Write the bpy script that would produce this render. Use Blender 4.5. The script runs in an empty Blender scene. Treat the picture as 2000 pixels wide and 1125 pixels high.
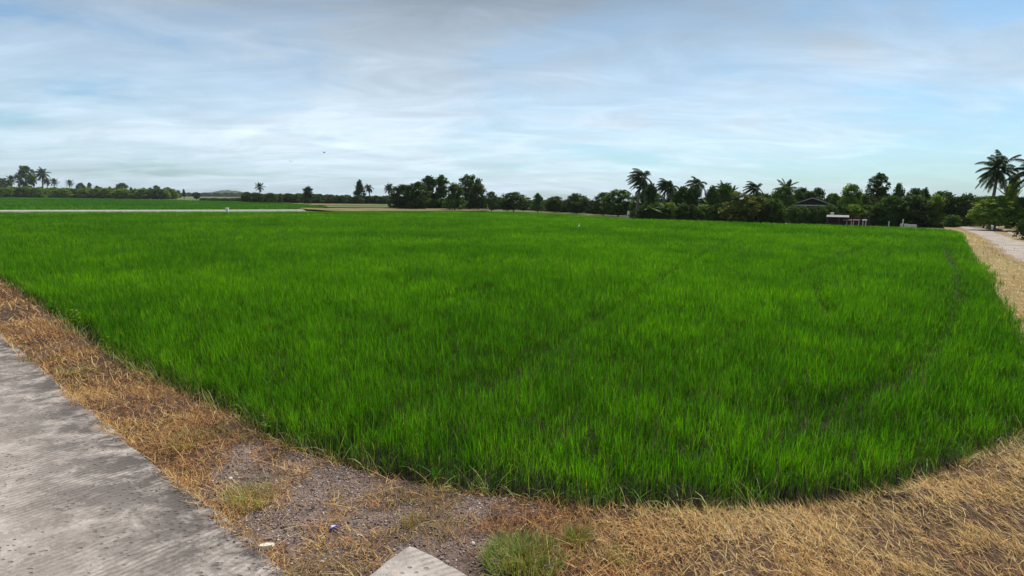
import bpy, math, random
import numpy as np
from mathutils import Matrix, Vector
rng = np.random.default_rng(7); random.seed(7)
R = math.radians
scene = bpy.context.scene
C = scene.collection

# ------------------------------------------------------------------ camera
F = 1100.0; EYE = 2.3                       # focal length in photo pixels, eye height in metres
PITCH = math.atan(173 / F); ROLL = math.atan((404 - 375) / 2000)
def dirv(px, py):
    x = (px - 1000) / F; y = -(py - 562.5) / F
    X = math.cos(ROLL) * x - math.sin(ROLL) * y; Y = math.sin(ROLL) * x + math.cos(ROLL) * y
    return np.array([X, math.cos(PITCH) + Y * math.sin(PITCH), -math.sin(PITCH) + Y * math.cos(PITCH)])
def G(px, py, z=0.0):                        # where the sight line meets height z
    d = dirv(px, py); t = (z - EYE) / d[2]
    return (d[0] * t, d[1] * t)
fw = dirv(1000, 562.5); rt = dirv(1000 + F, 562.5) - fw; up = dirv(1000, 562.5 - F) - fw
cam = bpy.data.objects.new('camera', bpy.data.cameras.new('camera')); C.objects.link(cam)
cam.matrix_world = Matrix(((rt[0], up[0], -fw[0], 0), (rt[1], up[1], -fw[1], 0), (rt[2], up[2], -fw[2], EYE), (0, 0, 0, 1)))
cam.data.lens = 36 * F / 2000; cam.data.clip_end = 20000; cam.data.clip_start = 0.05
scene.camera = cam

# ------------------------------------------------------------------ sky, sun, exposure
SUN_EL, SUN_AZ = R(54), R(28)                # azimuth measured from +Y (ahead) towards +X (right)
world = bpy.data.worlds.new('World'); scene.world = world; world.use_nodes = True
nt = world.node_tree; nt.nodes.clear()
def nd(tree, t, **kw):
    n = tree.nodes.new(t)
    for k, v in kw.items():
        if k in n.inputs.keys() if isinstance(k, str) else False: n.inputs[k].default_value = v
        else: setattr(n, k, v)
    return n
def mth(tree, op, a, b=None, clamp=False):
    n = tree.nodes.new('ShaderNodeMath'); n.operation = op; n.use_clamp = clamp
    for i, v in enumerate((a, b)):
        if v is None: continue
        if isinstance(v, (int, float)): n.inputs[i].default_value = v
        else: tree.links.new(v, n.inputs[i])
    return n.outputs[0]
def mixc(tree, f, a, b, mode='MIX'):
    n = tree.nodes.new('ShaderNodeMix'); n.data_type = 'RGBA'; n.blend_type = mode
    for s, v in ((n.inputs[0], f), (n.inputs[6], a), (n.inputs[7], b)):
        if isinstance(v, (int, float)): s.default_value = v
        elif isinstance(v, tuple): s.default_value = (*v, 1) if len(v) == 3 else v
        else: tree.links.new(v, s)
    return n.outputs[2]
def ramp(tree, f, stops, interp='LINEAR'):
    n = tree.nodes.new('ShaderNodeValToRGB'); r = n.color_ramp; r.interpolation = interp
    while len(r.elements) < len(stops): r.elements.new(0.5)
    for e, (p, c) in zip(r.elements, stops):
        e.position = p; e.color = (c, c, c, 1) if isinstance(c, (int, float)) else (*c, 1)
    tree.links.new(f, n.inputs[0]); return n.outputs[0]
def noise(tree, vec, scale, detail=4, rough=0.55, dist=0.0):
    n = tree.nodes.new('ShaderNodeTexNoise'); n.inputs['Scale'].default_value = scale
    n.inputs['Detail'].default_value = detail; n.inputs['Roughness'].default_value = rough; n.inputs['Distortion'].default_value = dist
    if vec is not None: tree.links.new(vec, n.inputs['Vector'])
    return n.outputs['Fac']
def vmap(tree, vec, scale=(1, 1, 1), loc=(0, 0, 0), rot=(0, 0, 0)):
    n = tree.nodes.new('ShaderNodeMapping'); n.inputs['Scale'].default_value = scale
    n.inputs['Location'].default_value = loc; n.inputs['Rotation'].default_value = rot
    tree.links.new(vec, n.inputs['Vector']); return n.outputs[0]
SKY_K = 0.10
sky = nt.nodes.new('ShaderNodeTexSky'); sky.sky_type = 'NISHITA'; sky.sun_disc = False
sky.sun_elevation = SUN_EL; sky.sun_rotation = SUN_AZ; sky.air_density = 1.0; sky.dust_density = 1.2; sky.ozone_density = 1.5
tc = nt.nodes.new('ShaderNodeTexCoord'); sep = nt.nodes.new('ShaderNodeSeparateXYZ'); nt.links.new(tc.outputs['Generated'], sep.inputs[0])
zc = mth(nt, 'ADD', mth(nt, 'MAXIMUM', sep.outputs[2], 0.0), 0.15)
u = mth(nt, 'DIVIDE', sep.outputs[0], zc); v = mth(nt, 'DIVIDE', sep.outputs[1], zc)
cmb = nt.nodes.new('ShaderNodeCombineXYZ'); nt.links.new(u, cmb.inputs[0]); nt.links.new(v, cmb.inputs[1])
big = noise(nt, vmap(nt, cmb.outputs[0], (0.55, 0.75, 1), (3.1, 1.7, 0), (0, 0, R(-24))), 1.0, 7, 0.56, 0.9)
wisp = noise(nt, vmap(nt, cmb.outputs[0], (0.7, 1.25, 1), (7.3, 0.4, 0), (0, 0, R(-30))), 1.3, 8, 0.6, 0.9)
# a slight trend: more open blue to the right, a closed veil overhead
el = sep.outputs[2]
trend = mth(nt, 'ADD', mth(nt, 'MULTIPLY', mth(nt, 'ABSOLUTE', mth(nt, 'ADD', sep.outputs[0], 0.18)), -0.16), mth(nt, 'MULTIPLY', el, 0.34))
cov = mth(nt, 'ADD', mth(nt, 'ADD', mth(nt, 'MULTIPLY', big, 0.70), mth(nt, 'MULTIPLY', wisp, 0.30)), trend)
mask = ramp(nt, cov, [(0.34, 0.30), (0.46, 0.66), (0.60, 0.94)], 'EASE')
cloudcol = ramp(nt, el, [(0.0, (0.68, 0.81, 0.93)), (0.09, (0.76, 0.88, 0.98)), (0.17, (0.62, 0.74, 0.86)), (0.24, (0.47, 0.56, 0.65)), (0.30, (0.34, 0.40, 0.47)), (0.35, (0.23, 0.27, 0.315)), (0.6, (0.27, 0.31, 0.36)), (1.0, (0.30, 0.34, 0.40))])
shade = ramp(nt, noise(nt, vmap(nt, cmb.outputs[0], (0.8, 1.5, 1), (1.3, 9.1, 0), (0, 0, R(-35))), 1.9, 9, 0.62, 0.8), [(0.32, 0.86), (0.5, 0.97), (0.68, 1.12)])
cloudcol = mixc(nt, 1.0, cloudcol, shade, 'MULTIPLY')
cl10 = nt.nodes.new('ShaderNodeVectorMath'); cl10.operation = 'SCALE'; cl10.inputs['Scale'].default_value = 1 / SKY_K
nt.links.new(cloudcol, cl10.inputs[0])
final = mixc(nt, mask, mixc(nt, 1.0, sky.outputs[0], (0.62, 0.97, 1.15), 'MULTIPLY'), cl10.outputs[0])
bg = nt.nodes.new('ShaderNodeBackground'); bg.inputs['Strength'].default_value = SKY_K
nt.links.new(final, bg.inputs['Color']); wo = nt.nodes.new('ShaderNodeOutputWorld'); nt.links.new(bg.outputs[0], wo.inputs['Surface'])
sd = bpy.data.lights.new('sun', 'SUN'); sd.energy = 4.9; sd.angle = R(0.6); sd.color = (1.0, 0.95, 0.87)
so = bpy.data.objects.new('sun', sd); C.objects.link(so)
sv = Vector((math.sin(SUN_AZ) * math.cos(SUN_EL), math.cos(SUN_AZ) * math.cos(SUN_EL), math.sin(SUN_EL)))
so.rotation_euler = sv.to_track_quat('Z', 'Y').to_euler(); so.location = (30, 60, 90)
vs = scene.view_settings; vs.view_transform = 'Standard'; vs.look = 'None'; vs.exposure = 0.12; vs.gamma = 1.0; vs.use_curve_mapping = False
scene.cycles.max_bounces = 6; scene.cycles.transparent_max_bounces = 6; scene.cycles.caustics_reflective = False; scene.cycles.caustics_refractive = False

# ------------------------------------------------------------------ helpers
def mesh_np(name, V, faces, mat, attr=None, smooth=False):
    """V (n,3); faces = list of int arrays (m,k)."""
    me = bpy.data.meshes.new(name)
    V = np.asarray(V, dtype=np.float32); me.vertices.add(len(V)); me.vertices.foreach_set('co', V.ravel())
    li = np.concatenate([f.ravel() for f in faces]).astype(np.int32)
    tot = np.concatenate([np.full(len(f), f.shape[1]) for f in faces]).astype(np.int32)
    st = np.concatenate([[0], np.cumsum(tot)[:-1]]).astype(np.int32)
    me.loops.add(len(li)); me.loops.foreach_set('vertex_index', li)
    me.polygons.add(len(tot)); me.polygons.foreach_set('loop_start', st); me.polygons.foreach_set('loop_total', tot)
    if smooth: me.polygons.foreach_set('use_smooth', np.ones(len(tot), dtype=bool))
    if attr is not None:
        a = me.attributes.new('cv', 'FLOAT_VECTOR', 'POINT'); a.data.foreach_set('vector', np.asarray(attr, dtype=np.float32).ravel())
    me.update(calc_edges=True)
    if mat: me.materials.append(mat)
    return me
def link(name, me, parent=None, loc=None, rz=0.0, sc=None):
    o = bpy.data.objects.new(name, me); C.objects.link(o)
    if parent is not None: o.parent = parent
    if loc is not None: o.location = loc
    if rz: o.rotation_euler = (0, 0, rz)
    if sc is not None: o.scale = sc
    return o
def tag(o, label=None, cat=None, group=None, kind=None):
    for k, v in (('label', label), ('category', cat), ('group', group), ('kind', kind)):
        if v: o[k] = v
    return o
class MB:
    """collects boxes, tubes and polygons as one mesh"""
    def __init__(s): s.v = []; s.f = []
    def add(s, V, Fc):
        b = len(s.v); s.v += [tuple(map(float, p)) for p in V]; s.f += [tuple(b + i for i in f) for f in Fc]
    def box(s, x0, x1, y0, y1, z0, z1, bev=0.0):
        b = bev
        if b <= 0:
            V = [(x, y, z) for z in (z0, z1) for x, y in ((x0, y0), (x1, y0), (x1, y1), (x0, y1))]
            s.add(V, [(3, 2, 1, 0), (4, 5, 6, 7), (0, 1, 5, 4), (1, 2, 6, 5), (2, 3, 7, 6), (3, 0, 4, 7)])
        else:
            V = []
            for z, i in ((z0, b), (z0 + b, 0), (z1 - b, 0), (z1, b)):
                V += [(x0 + i, y0 + i, z), (x1 - i, y0 + i, z), (x1 - i, y1 - i, z), (x0 + i, y1 - i, z)]
            Fc = [(3, 2, 1, 0), (12, 13, 14, 15)]
            for k in range(3):
                for j in range(4): Fc.append((k * 4 + j, k * 4 + (j + 1) % 4, k * 4 + 4 + (j + 1) % 4, k * 4 + 4 + j))
            s.add(V, Fc)
    def tube(s, pts, rad, n=8, cap=True):
        pts = [Vector(p) for p in pts]; V = []; Fc = []
        if isinstance(rad, (int, float)): rad = [rad] * len(pts)
        for i, p in enumerate(pts):
            t = (pts[min(i + 1, len(pts) - 1)] - pts[max(i - 1, 0)]).normalized()
            a = t.cross(Vector((0.13, 0.97, 0.2)) if abs(t.y) < 0.9 else Vector((1, 0, 0))).normalized(); b = t.cross(a)
            for k in range(n):
                q = 2 * math.pi * k / n; V.append(p + (a * math.cos(q) + b * math.sin(q)) * rad[i])
        for i in range(len(pts) - 1):
            for k in range(n): Fc.append((i * n + k, i * n + (k + 1) % n, (i + 1) * n + (k + 1) % n, (i + 1) * n + k))
        if cap: Fc += [tuple(range(n))[::-1], tuple(range((len(pts) - 1) * n, len(pts) * n))]
        s.add(V, Fc)
    def prism(s, poly, z0, z1):
        n = len(poly); V = [(x, y, z0) for x, y in poly] + [(x, y, z1) for x, y in poly]
        s.add(V, [tuple(range(n))[::-1], tuple(range(n, 2 * n))] + [(i, (i + 1) % n, n + (i + 1) % n, n + i) for i in range(n)])
    def mesh(s, name, mat, smooth=False):
        me = bpy.data.meshes.new(name); me.from_pydata(s.v, [], s.f); me.update()
        if mat: me.materials.append(mat)
        if smooth: me.polygons.foreach_set('use_smooth', np.ones(len(me.polygons), dtype=bool))
        return me
    def obj(s, name, mat, parent=None, smooth=False, **kw): return link(name, s.mesh(name, mat, smooth), parent, **kw)
def empty(name, loc, rz=0.0):
    o = bpy.data.objects.new(name, None); C.objects.link(o); o.location = loc; o.rotation_euler = (0, 0, rz); o.empty_display_size = 0.3
    return o
def inpoly(P, poly):
    x, y = P[:, 0], P[:, 1]; c = np.zeros(len(P), bool); n = len(poly)
    for i in range(n):
        x1, y1 = poly[i]; x2, y2 = poly[(i + 1) % n]
        cond = ((y1 > y) != (y2 > y)); xi = (x2 - x1) * (y - y1) / ((y2 - y1) if y2 != y1 else 1e-9) + x1
        c ^= cond & (x < xi)
    return c
def segdist(P, line, closed=False):
    d = np.full(len(P), 1e9); m = len(line) - (0 if closed else 1)
    for i in range(m):
        a = np.array(line[i]); b = np.array(line[(i + 1) % len(line)]); ab = b - a
        t = np.clip(((P[:, :2] - a) @ ab) / (ab @ ab), 0, 1)
        d = np.minimum(d, np.hypot(*(P[:, :2] - a - t[:, None] * ab).T))
    return d
_tab = np.random.default_rng(99).random((256, 256))
def vnoise(P, s):
    x = P[:, 0] * s + 1000; y = P[:, 1] * s + 1000; i = np.floor(x).astype(int); j = np.floor(y).astype(int)
    fx = x - i; fy = y - j; fx = fx * fx * (3 - 2 * fx); fy = fy * fy * (3 - 2 * fy)
    t = lambda a, b: _tab[a % 256, b % 256]
    return (t(i, j) * (1 - fx) + t(i + 1, j) * fx) * (1 - fy) + (t(i, j + 1) * (1 - fx) + t(i + 1, j + 1) * fx) * fy
def fbm(P, s, o=4):
    r = 0; a = 0.5
    for k in range(o): r = r + a * vnoise(P + 17.3 * k, s); s *= 2.1; a *= 0.5
    return r / (1 - 0.5 ** o)
def blades(P, az, lean, curl, length, width, segs, tint, dry, wprof=None):
    """tapering blades; cv = (tint, position along blade, dryness)"""
    n = len(P); dl = length / segs; pos = P.astype(np.float64).copy()
    hx = np.cos(az); hy = np.sin(az); wx = -hy; wy = hx
    V = np.zeros((n, 2 * segs + 1, 3), np.float32); A = np.zeros((n, 2 * segs + 1, 3), np.float32)
    for k in range(segs + 1):
        t = k / segs; w = width * (0.5 * (1 - t ** 2.2) if wprof is None else 0.5 * wprof(t))
        if k < segs:
            V[:, 2 * k, 0] = pos[:, 0] - wx * w; V[:, 2 * k, 1] = pos[:, 1] - wy * w; V[:, 2 * k, 2] = pos[:, 2]
            V[:, 2 * k + 1, 0] = pos[:, 0] + wx * w; V[:, 2 * k + 1, 1] = pos[:, 1] + wy * w; V[:, 2 * k + 1, 2] = pos[:, 2]
            A[:, 2 * k, 1] = A[:, 2 * k + 1, 1] = t
            th = lean + curl * (k + 0.5) / segs
            pos[:, 0] += hx * np.sin(th) * dl; pos[:, 1] += hy * np.sin(th) * dl; pos[:, 2] += np.cos(th) * dl
        else:
            V[:, 2 * k] = pos; A[:, 2 * k, 1] = 1
    A[:, :, 0] = np.asarray(tint)[:, None]; A[:, :, 2] = np.asarray(dry)[:, None]
    base = (np.arange(n) * (2 * segs + 1))[:, None]
    q = [base + np.array([[2 * k, 2 * k + 1, 2 * k + 3, 2 * k + 2]]) for k in range(segs - 1)]
    t = base + np.array([[2 * segs - 2, 2 * segs - 1, 2 * segs]])
    return V.reshape(-1, 3), A.reshape(-1, 3), (np.concatenate(q) if q else np.zeros((0, 4), int)), t
def join(parts):
    Vs, As, Q, T = [], [], [], []; off = 0
    for V, A, q, t in parts: Vs.append(V); As.append(A); Q.append(q + off); T.append(t + off); off += len(V)
    return np.concatenate(Vs), np.concatenate(As), [x for x in (np.concatenate(Q), np.concatenate(T)) if len(x)]

# ------------------------------------------------------------------ materials
def newmat(name):
    m = bpy.data.materials.new(name); m.use_nodes = True; t = m.node_tree; t.nodes.clear()
    o = t.nodes.new('ShaderNodeOutputMaterial'); return m, t, o
def plain(name, col, rough=0.8, var=0.25, scale=8.0, metal=0.0, bump=0.3, bscale=60):
    m, t, o = newmat(name); p = t.nodes.new('ShaderNodeBsdfPrincipled'); c = t.nodes.new('ShaderNodeTexCoord')
    f = noise(t, c.outputs['Object'], scale, 6, 0.6)
    lo = tuple(x * (1 - var) for x in col); hi = tuple(min(1, x * (1 + var)) for x in col)
    t.links.new(ramp(t, f, [(0.3, lo), (0.7, hi)]), p.inputs['Base Color']); p.inputs['Roughness'].default_value = rough; p.inputs['Metallic'].default_value = metal
    if bump:
        b = t.nodes.new('ShaderNodeBump'); b.inputs['Strength'].default_value = bump; b.inputs['Distance'].default_value = 0.01
        t.links.new(noise(t, c.outputs['Object'], bscale, 5), b.inputs['Height']); t.links.new(b.outputs[0], p.inputs['Normal'])
    t.links.new(p.outputs[0], o.inputs['Surface']); return m
def leafmat(name, stops, drycol, basecol=None, trans=0.35, rough=0.55, spec=0.3, patch=None, tcol=(1.25, 1.2, 0.55)):
    m, t, o = newmat(name); a = t.nodes.new('ShaderNodeAttribute'); a.attribute_name = 'cv'
    s = t.nodes.new('ShaderNodeSeparateXYZ'); t.links.new(a.outputs['Vector'], s.inputs[0])
    col = ramp(t, s.outputs[0], stops)
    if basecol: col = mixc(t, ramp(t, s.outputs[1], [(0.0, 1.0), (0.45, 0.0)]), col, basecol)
    col = mixc(t, s.outputs[2], col, drycol)
    p = t.nodes.new('ShaderNodeBsdfPrincipled'); t.links.new(col, p.inputs['Base Color']); p.inputs['Roughness'].default_value = rough
    p.inputs['Specular IOR Level'].default_value = spec
    tr = t.nodes.new('ShaderNodeBsdfTranslucent'); t.links.new(mixc(t, 1.0, col, tcol, 'MULTIPLY'), tr.inputs['Color'])
    mx = t.nodes.new('ShaderNodeMixShader'); mx.inputs[0].default_value = trans
    t.links.new(p.outputs[0], mx.inputs[1]); t.links.new(tr.outputs[0], mx.inputs[2]); t.links.new(mx.outputs[0], o.inputs['Surface'])
    return m
M = {}
M['rice'] = leafmat('rice leaf', [(0.0, (0.022, 0.105, 0.003)), (0.5, (0.088, 0.275, 0.004)), (1.0, (0.24, 0.49, 0.006))], (0.34, 0.26, 0.09), (0.06, 0.09, 0.02), trans=0.50, spec=0.10, tcol=(1.1, 1.25, 0.4))  # leaf bases brownish green, also darkened to imitate shade low in the canopy
M['straw'] = leafmat('dry grass', [(0.0, (0.08, 0.032, 0.018)), (0.33, (0.42, 0.19, 0.085)), (0.62, (0.60, 0.38, 0.13)), (1.0, (0.80, 0.62, 0.29))], (0.12, 0.15, 0.03), trans=0.18, rough=0.7, spec=0.15, tcol=(1, 0.9, 0.7))
M['tuft'] = leafmat('green grass', [(0.0, (0.07, 0.15, 0.025)), (0.6, (0.20, 0.32, 0.06)), (1.0, (0.40, 0.44, 0.12))], (0.38, 0.28, 0.12), (0.28, 0.24, 0.10), trans=0.3)
def crownmat(name, c0, c1, c2, trans=0.25):
    return leafmat(name, [(0.0, c0), (0.55, c1), (1.0, c2)], (0.2, 0.13, 0.05), trans=trans, rough=0.65, spec=0.12)
M['dark'] = crownmat('dark foliage', (0.016, 0.040, 0.009), (0.041, 0.088, 0.015), (0.10, 0.175, 0.028))
M['mid'] = crownmat('green foliage', (0.025, 0.060, 0.010), (0.062, 0.130, 0.018), (0.13, 0.22, 0.034))
M['light'] = crownmat('pale green foliage', (0.055, 0.110, 0.014), (0.14, 0.24, 0.028), (0.29, 0.40, 0.07), 0.35)
M['olive'] = crownmat('olive foliage', (0.045, 0.065, 0.012), (0.10, 0.135, 0.022), (0.19, 0.23, 0.045), 0.35)
M['rust'] = crownmat('rusty foliage', (0.06, 0.03, 0.012), (0.13, 0.05, 0.02), (0.20, 0.11, 0.035), 0.3)
M['palm'] = crownmat('palm frond', (0.012, 0.030, 0.010), (0.028, 0.060, 0.015), (0.085, 0.12, 0.03), 0.25)
M['banana'] = crownmat('banana leaf', (0.035, 0.08, 0.012), (0.065, 0.13, 0.02), (0.13, 0.20, 0.04), 0.3)
M['bark'] = plain('bark', (0.11, 0.085, 0.065), 0.9, 0.4, 6)
M['palmbark'] = plain('palm bark', (0.17, 0.145, 0.12), 0.9, 0.35, 5)
M['conc'] = plain('pale concrete', (0.55, 0.54, 0.50), 0.85, 0.2, 2)
M['white'] = plain('white paint', (0.78, 0.78, 0.76), 0.5, 0.06, 3, bump=0.05)
M['roofmetal'] = plain('weathered roof sheet', (0.085, 0.082, 0.08), 0.7, 0.3, 2)
M['darkwood'] = plain('dark timber', (0.05, 0.035, 0.028), 0.8, 0.4, 5)
M['redwood'] = plain('dark red boards', (0.045, 0.014, 0.012), 0.8, 0.35, 4)
M['boards'] = plain('weathered white boards', (0.42, 0.41, 0.38), 0.8, 0.3, 3)
M['pink'] = plain('faded red plastic', (0.42, 0.20, 0.20), 0.5, 0.15, 4)
M['cream'] = plain('cream stone', (0.62, 0.55, 0.42), 0.8, 0.15, 30)
M['blueplastic'] = plain('blue plastic', (0.05, 0.08, 0.38), 0.35, 0.15, 20, bump=0)
M['paleblue'] = plain('pale blue plastic', (0.42, 0.66, 0.72), 0.4, 0.1, 5, bump=0)
M['feather'] = plain('white feathers', (0.8, 0.8, 0.77), 0.7, 0.05, 20, bump=0)
M['darkfeather'] = plain('dark feathers', (0.05, 0.05, 0.055), 0.7, 0.2, 20, bump=0)
M['beak'] = plain('yellow beak', (0.6, 0.4, 0.05), 0.5, 0.1, 20, bump=0)
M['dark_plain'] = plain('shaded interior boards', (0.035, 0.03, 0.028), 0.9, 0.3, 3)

# ------------------------------------------------------------------ ground plan
RICE = [G(0, 545), G(50, 575), G(100, 608), G(180, 665), G(270, 718), G(360, 765), G(450, 803), G(560, 862), G(680, 903), G(800, 928), G(900, 950), G(1000, 965), G(1150, 983), G(1300, 990),
        G(1500, 986), G(1620, 974), G(1740, 950), G(1850, 912), G(1930, 875), G(2000, 840), (6.3, 5.9), (8.4, 7.6), G(2000, 625, .42), G(1965, 565, .42), G(1940, 528, .42), G(1912, 494, .42), G(1890, 468, .42), G(1883, 450, .42), (38.3, 49.2), G(1800, 441, .42), G(1500, 432, .42), G(1240, 424, .42), G(1100, 415, .42),
        G(1000, 411.5, .42), G(800, 410, .42), G(500, 411, .42), G(200, 411, .42), G(0, 411, .42), (-66, 49), (-24, 23)]
RICE_A = np.array(RICE)
ZR = 0.10                                     # road slab height
ROAD_EDGE = [G(0, 650, ZR), G(50, 690, ZR), G(105, 738, ZR), G(160, 785, ZR), G(215, 828, ZR), G(262, 876, ZR), G(300, 905, ZR), G(345, 935, ZR), G(395, 975, ZR), G(440, 1008, ZR), G(490, 1052, ZR), G(535, 1095, ZR), G(575, 1130, ZR)]
GRAVEL = [G(500, 862), G(640, 898), G(850, 950), G(1060, 1000), G(1000, 1050), G(960, 1085), G(1010, 1135), (-0.2, 2.2), (-1.2, 2.4), G(560, 1125), G(430, 1000), G(400, 950), G(430, 900)]
def wiggle(P, amp=0.12): return P[:, :2] + amp * np.stack([fbm(P, 1.3) - .5, fbm(P + 50, 1.3) - .5], 1) * 2
def gravel_w(P):
    d = segdist(P, GRAVEL, True); d = np.where(inpoly(P, GRAVEL), d, -d)
    return np.clip(.5 + (d + .55 * (fbm(P, 2.2, 5) - .5) * 1.6) / .30, 0, 1) * (.55 + .45 * (fbm(P + 77, 3.1, 4) > .45))
def ground_h(P):
    ins = inpoly(P, RICE); d = segdist(P, RICE, True); sd_ = np.where(ins, -d, d)
    w = np.clip((sd_ + 0.12) / 0.30, 0, 1); w = w * w * (3 - 2 * w)
    return -0.10 + w * 0.12 + (fbm(P, 2.2, 5) - 0.5) * 0.07 * w + (vnoise(P, 14) - .5) * 0.012 * w

def soilmat(name, c0, c1, c2, bump=0.6, scale=1.0):
    m, t, o = newmat(name); p = t.nodes.new('ShaderNodeBsdfPrincipled'); g = t.nodes.new('ShaderNodeNewGeometry')
    P = g.outputs['Position']
    f = mth(t, 'ADD', mth(t, 'MULTIPLY', noise(t, P, 0.8 * scale, 8, 0.62), 0.55), mth(t, 'MULTIPLY', noise(t, P, 22 * scale, 6, 0.6), 0.45))
    t.links.new(ramp(t, f, [(0.34, c0), (0.5, c1), (0.66, c2)]), p.inputs['Base Color']); p.inputs['Roughness'].default_value = 0.92; p.inputs['Specular IOR Level'].default_value = 0.15
    b = t.nodes.new('ShaderNodeBump'); b.inputs['Strength'].default_value = bump; b.inputs['Distance'].default_value = 0.02
    t.links.new(noise(t, P, 60 * scale, 6, 0.65), b.inputs['Height']); t.links.new(b.outputs[0], p.inputs['Normal'])
    t.links.new(p.outputs[0], o.inputs['Surface']); return m
M['ground'] = soilmat('mown dry ground', (0.06, 0.07, 0.025), (0.11, 0.12, 0.045), (0.20, 0.17, 0.08), 0.3, 0.3)
M['mud'] = soilmat('dark field mud', (0.018, 0.013, 0.010), (0.035, 0.026, 0.018), (0.06, 0.045, 0.03), 0.6)
M['verge'] = soilmat('verge soil', (0.03, 0.018, 0.012), (0.075, 0.045, 0.030), (0.17, 0.11, 0.075), 0.8)
t = M['verge'].node_tree; pb = [x for x in t.nodes if x.type == 'BSDF_PRINCIPLED'][0]; src = pb.inputs['Base Color'].links[0].from_socket
a = t.nodes.new('ShaderNodeAttribute'); a.attribute_name = 'cv'; s_ = t.nodes.new('ShaderNodeSeparateXYZ'); t.links.new(a.outputs['Vector'], s_.inputs[0])
gp = t.nodes.new('ShaderNodeNewGeometry').outputs['Position']
gcol = ramp(t, mth(t, 'ADD', mth(t, 'MULTIPLY', noise(t, gp, 1.8, 6), .4), mth(t, 'MULTIPLY', noise(t, gp, 45, 6, .7), .6)), [(0.36, (0.07, 0.05, 0.04)), (0.5, (0.165, 0.12, 0.10)), (0.64, (0.30, 0.24, 0.21))])
c_ = mixc(t, s_.outputs[1], src, gcol); c_ = mixc(t, s_.outputs[2], c_, (0.22, 0.17, 0.075)); c_ = mixc(t, s_.outputs[0], c_, (0.016, 0.012, 0.009)); t.links.new(c_, pb.inputs['Base Color'])  # last mix: wet mud, plus the shadow below the rice edge painted in

# base ground to the horizon
n = 72; Rr = 9000
V = [(0, 0, -0.16)] + [(Rr * math.cos(2 * math.pi * k / n), Rr * math.sin(2 * math.pi * k / n), -0.16) for k in range(n)]
me = mesh_np('ground', V, [np.array([[0, 1 + k, 1 + (k + 1) % n] for k in range(n)])], M['ground'])
tag(link('ground', me), kind='structure')
def sheet(name, poly, z, mat, kind='structure', **kw):
    b = MB(); b.v = [(x, y, z) for x, y in poly]; b.f = [tuple(range(len(poly)))]
    o = b.obj(name, mat); tag(o, kind=kind, **kw); return o
# paddy mud under the rice
inner = RICE_A.copy(); cen = np.array([0, 40.0])
sheet('paddy_mud', [tuple(p) for p in inner], -0.112, M['mud'])
# bumpy near ground, dropping into the paddy
gx = np.arange(-19, 22.01, 0.07); gy = np.arange(0.4, 21, 0.07); X, Y = np.meshgrid(gx, gy)
P = np.stack([X.ravel(), Y.ravel()], 1); Hh = ground_h(P)
dd = segdist(P, RICE, True); ins = inpoly(P, RICE); keepv = ~(ins & (dd > 1.2))
idx = np.arange(len(P)).reshape(X.shape); q = np.stack([idx[:-1, :-1].ravel(), idx[:-1, 1:].ravel(), idx[1:, 1:].ravel(), idx[1:, :-1].ravel()], 1)
q = q[keepv[q].all(1)]
wr = np.clip(np.where(ins, .22 + dd, .22 - dd) / .3, 0, 1); gw = gravel_w(P)  # wet mud weight, spread past the rice edge as painted shade
me = mesh_np('verge', np.column_stack([P, Hh]), [q], M['verge'], np.stack([wr, gw, np.clip((np.hypot(*P.T) - 9) / 9, 0, 1) * (P[:, 0] > 4)], 1), smooth=True)
tag(link('verge', me), kind='structure')

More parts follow.
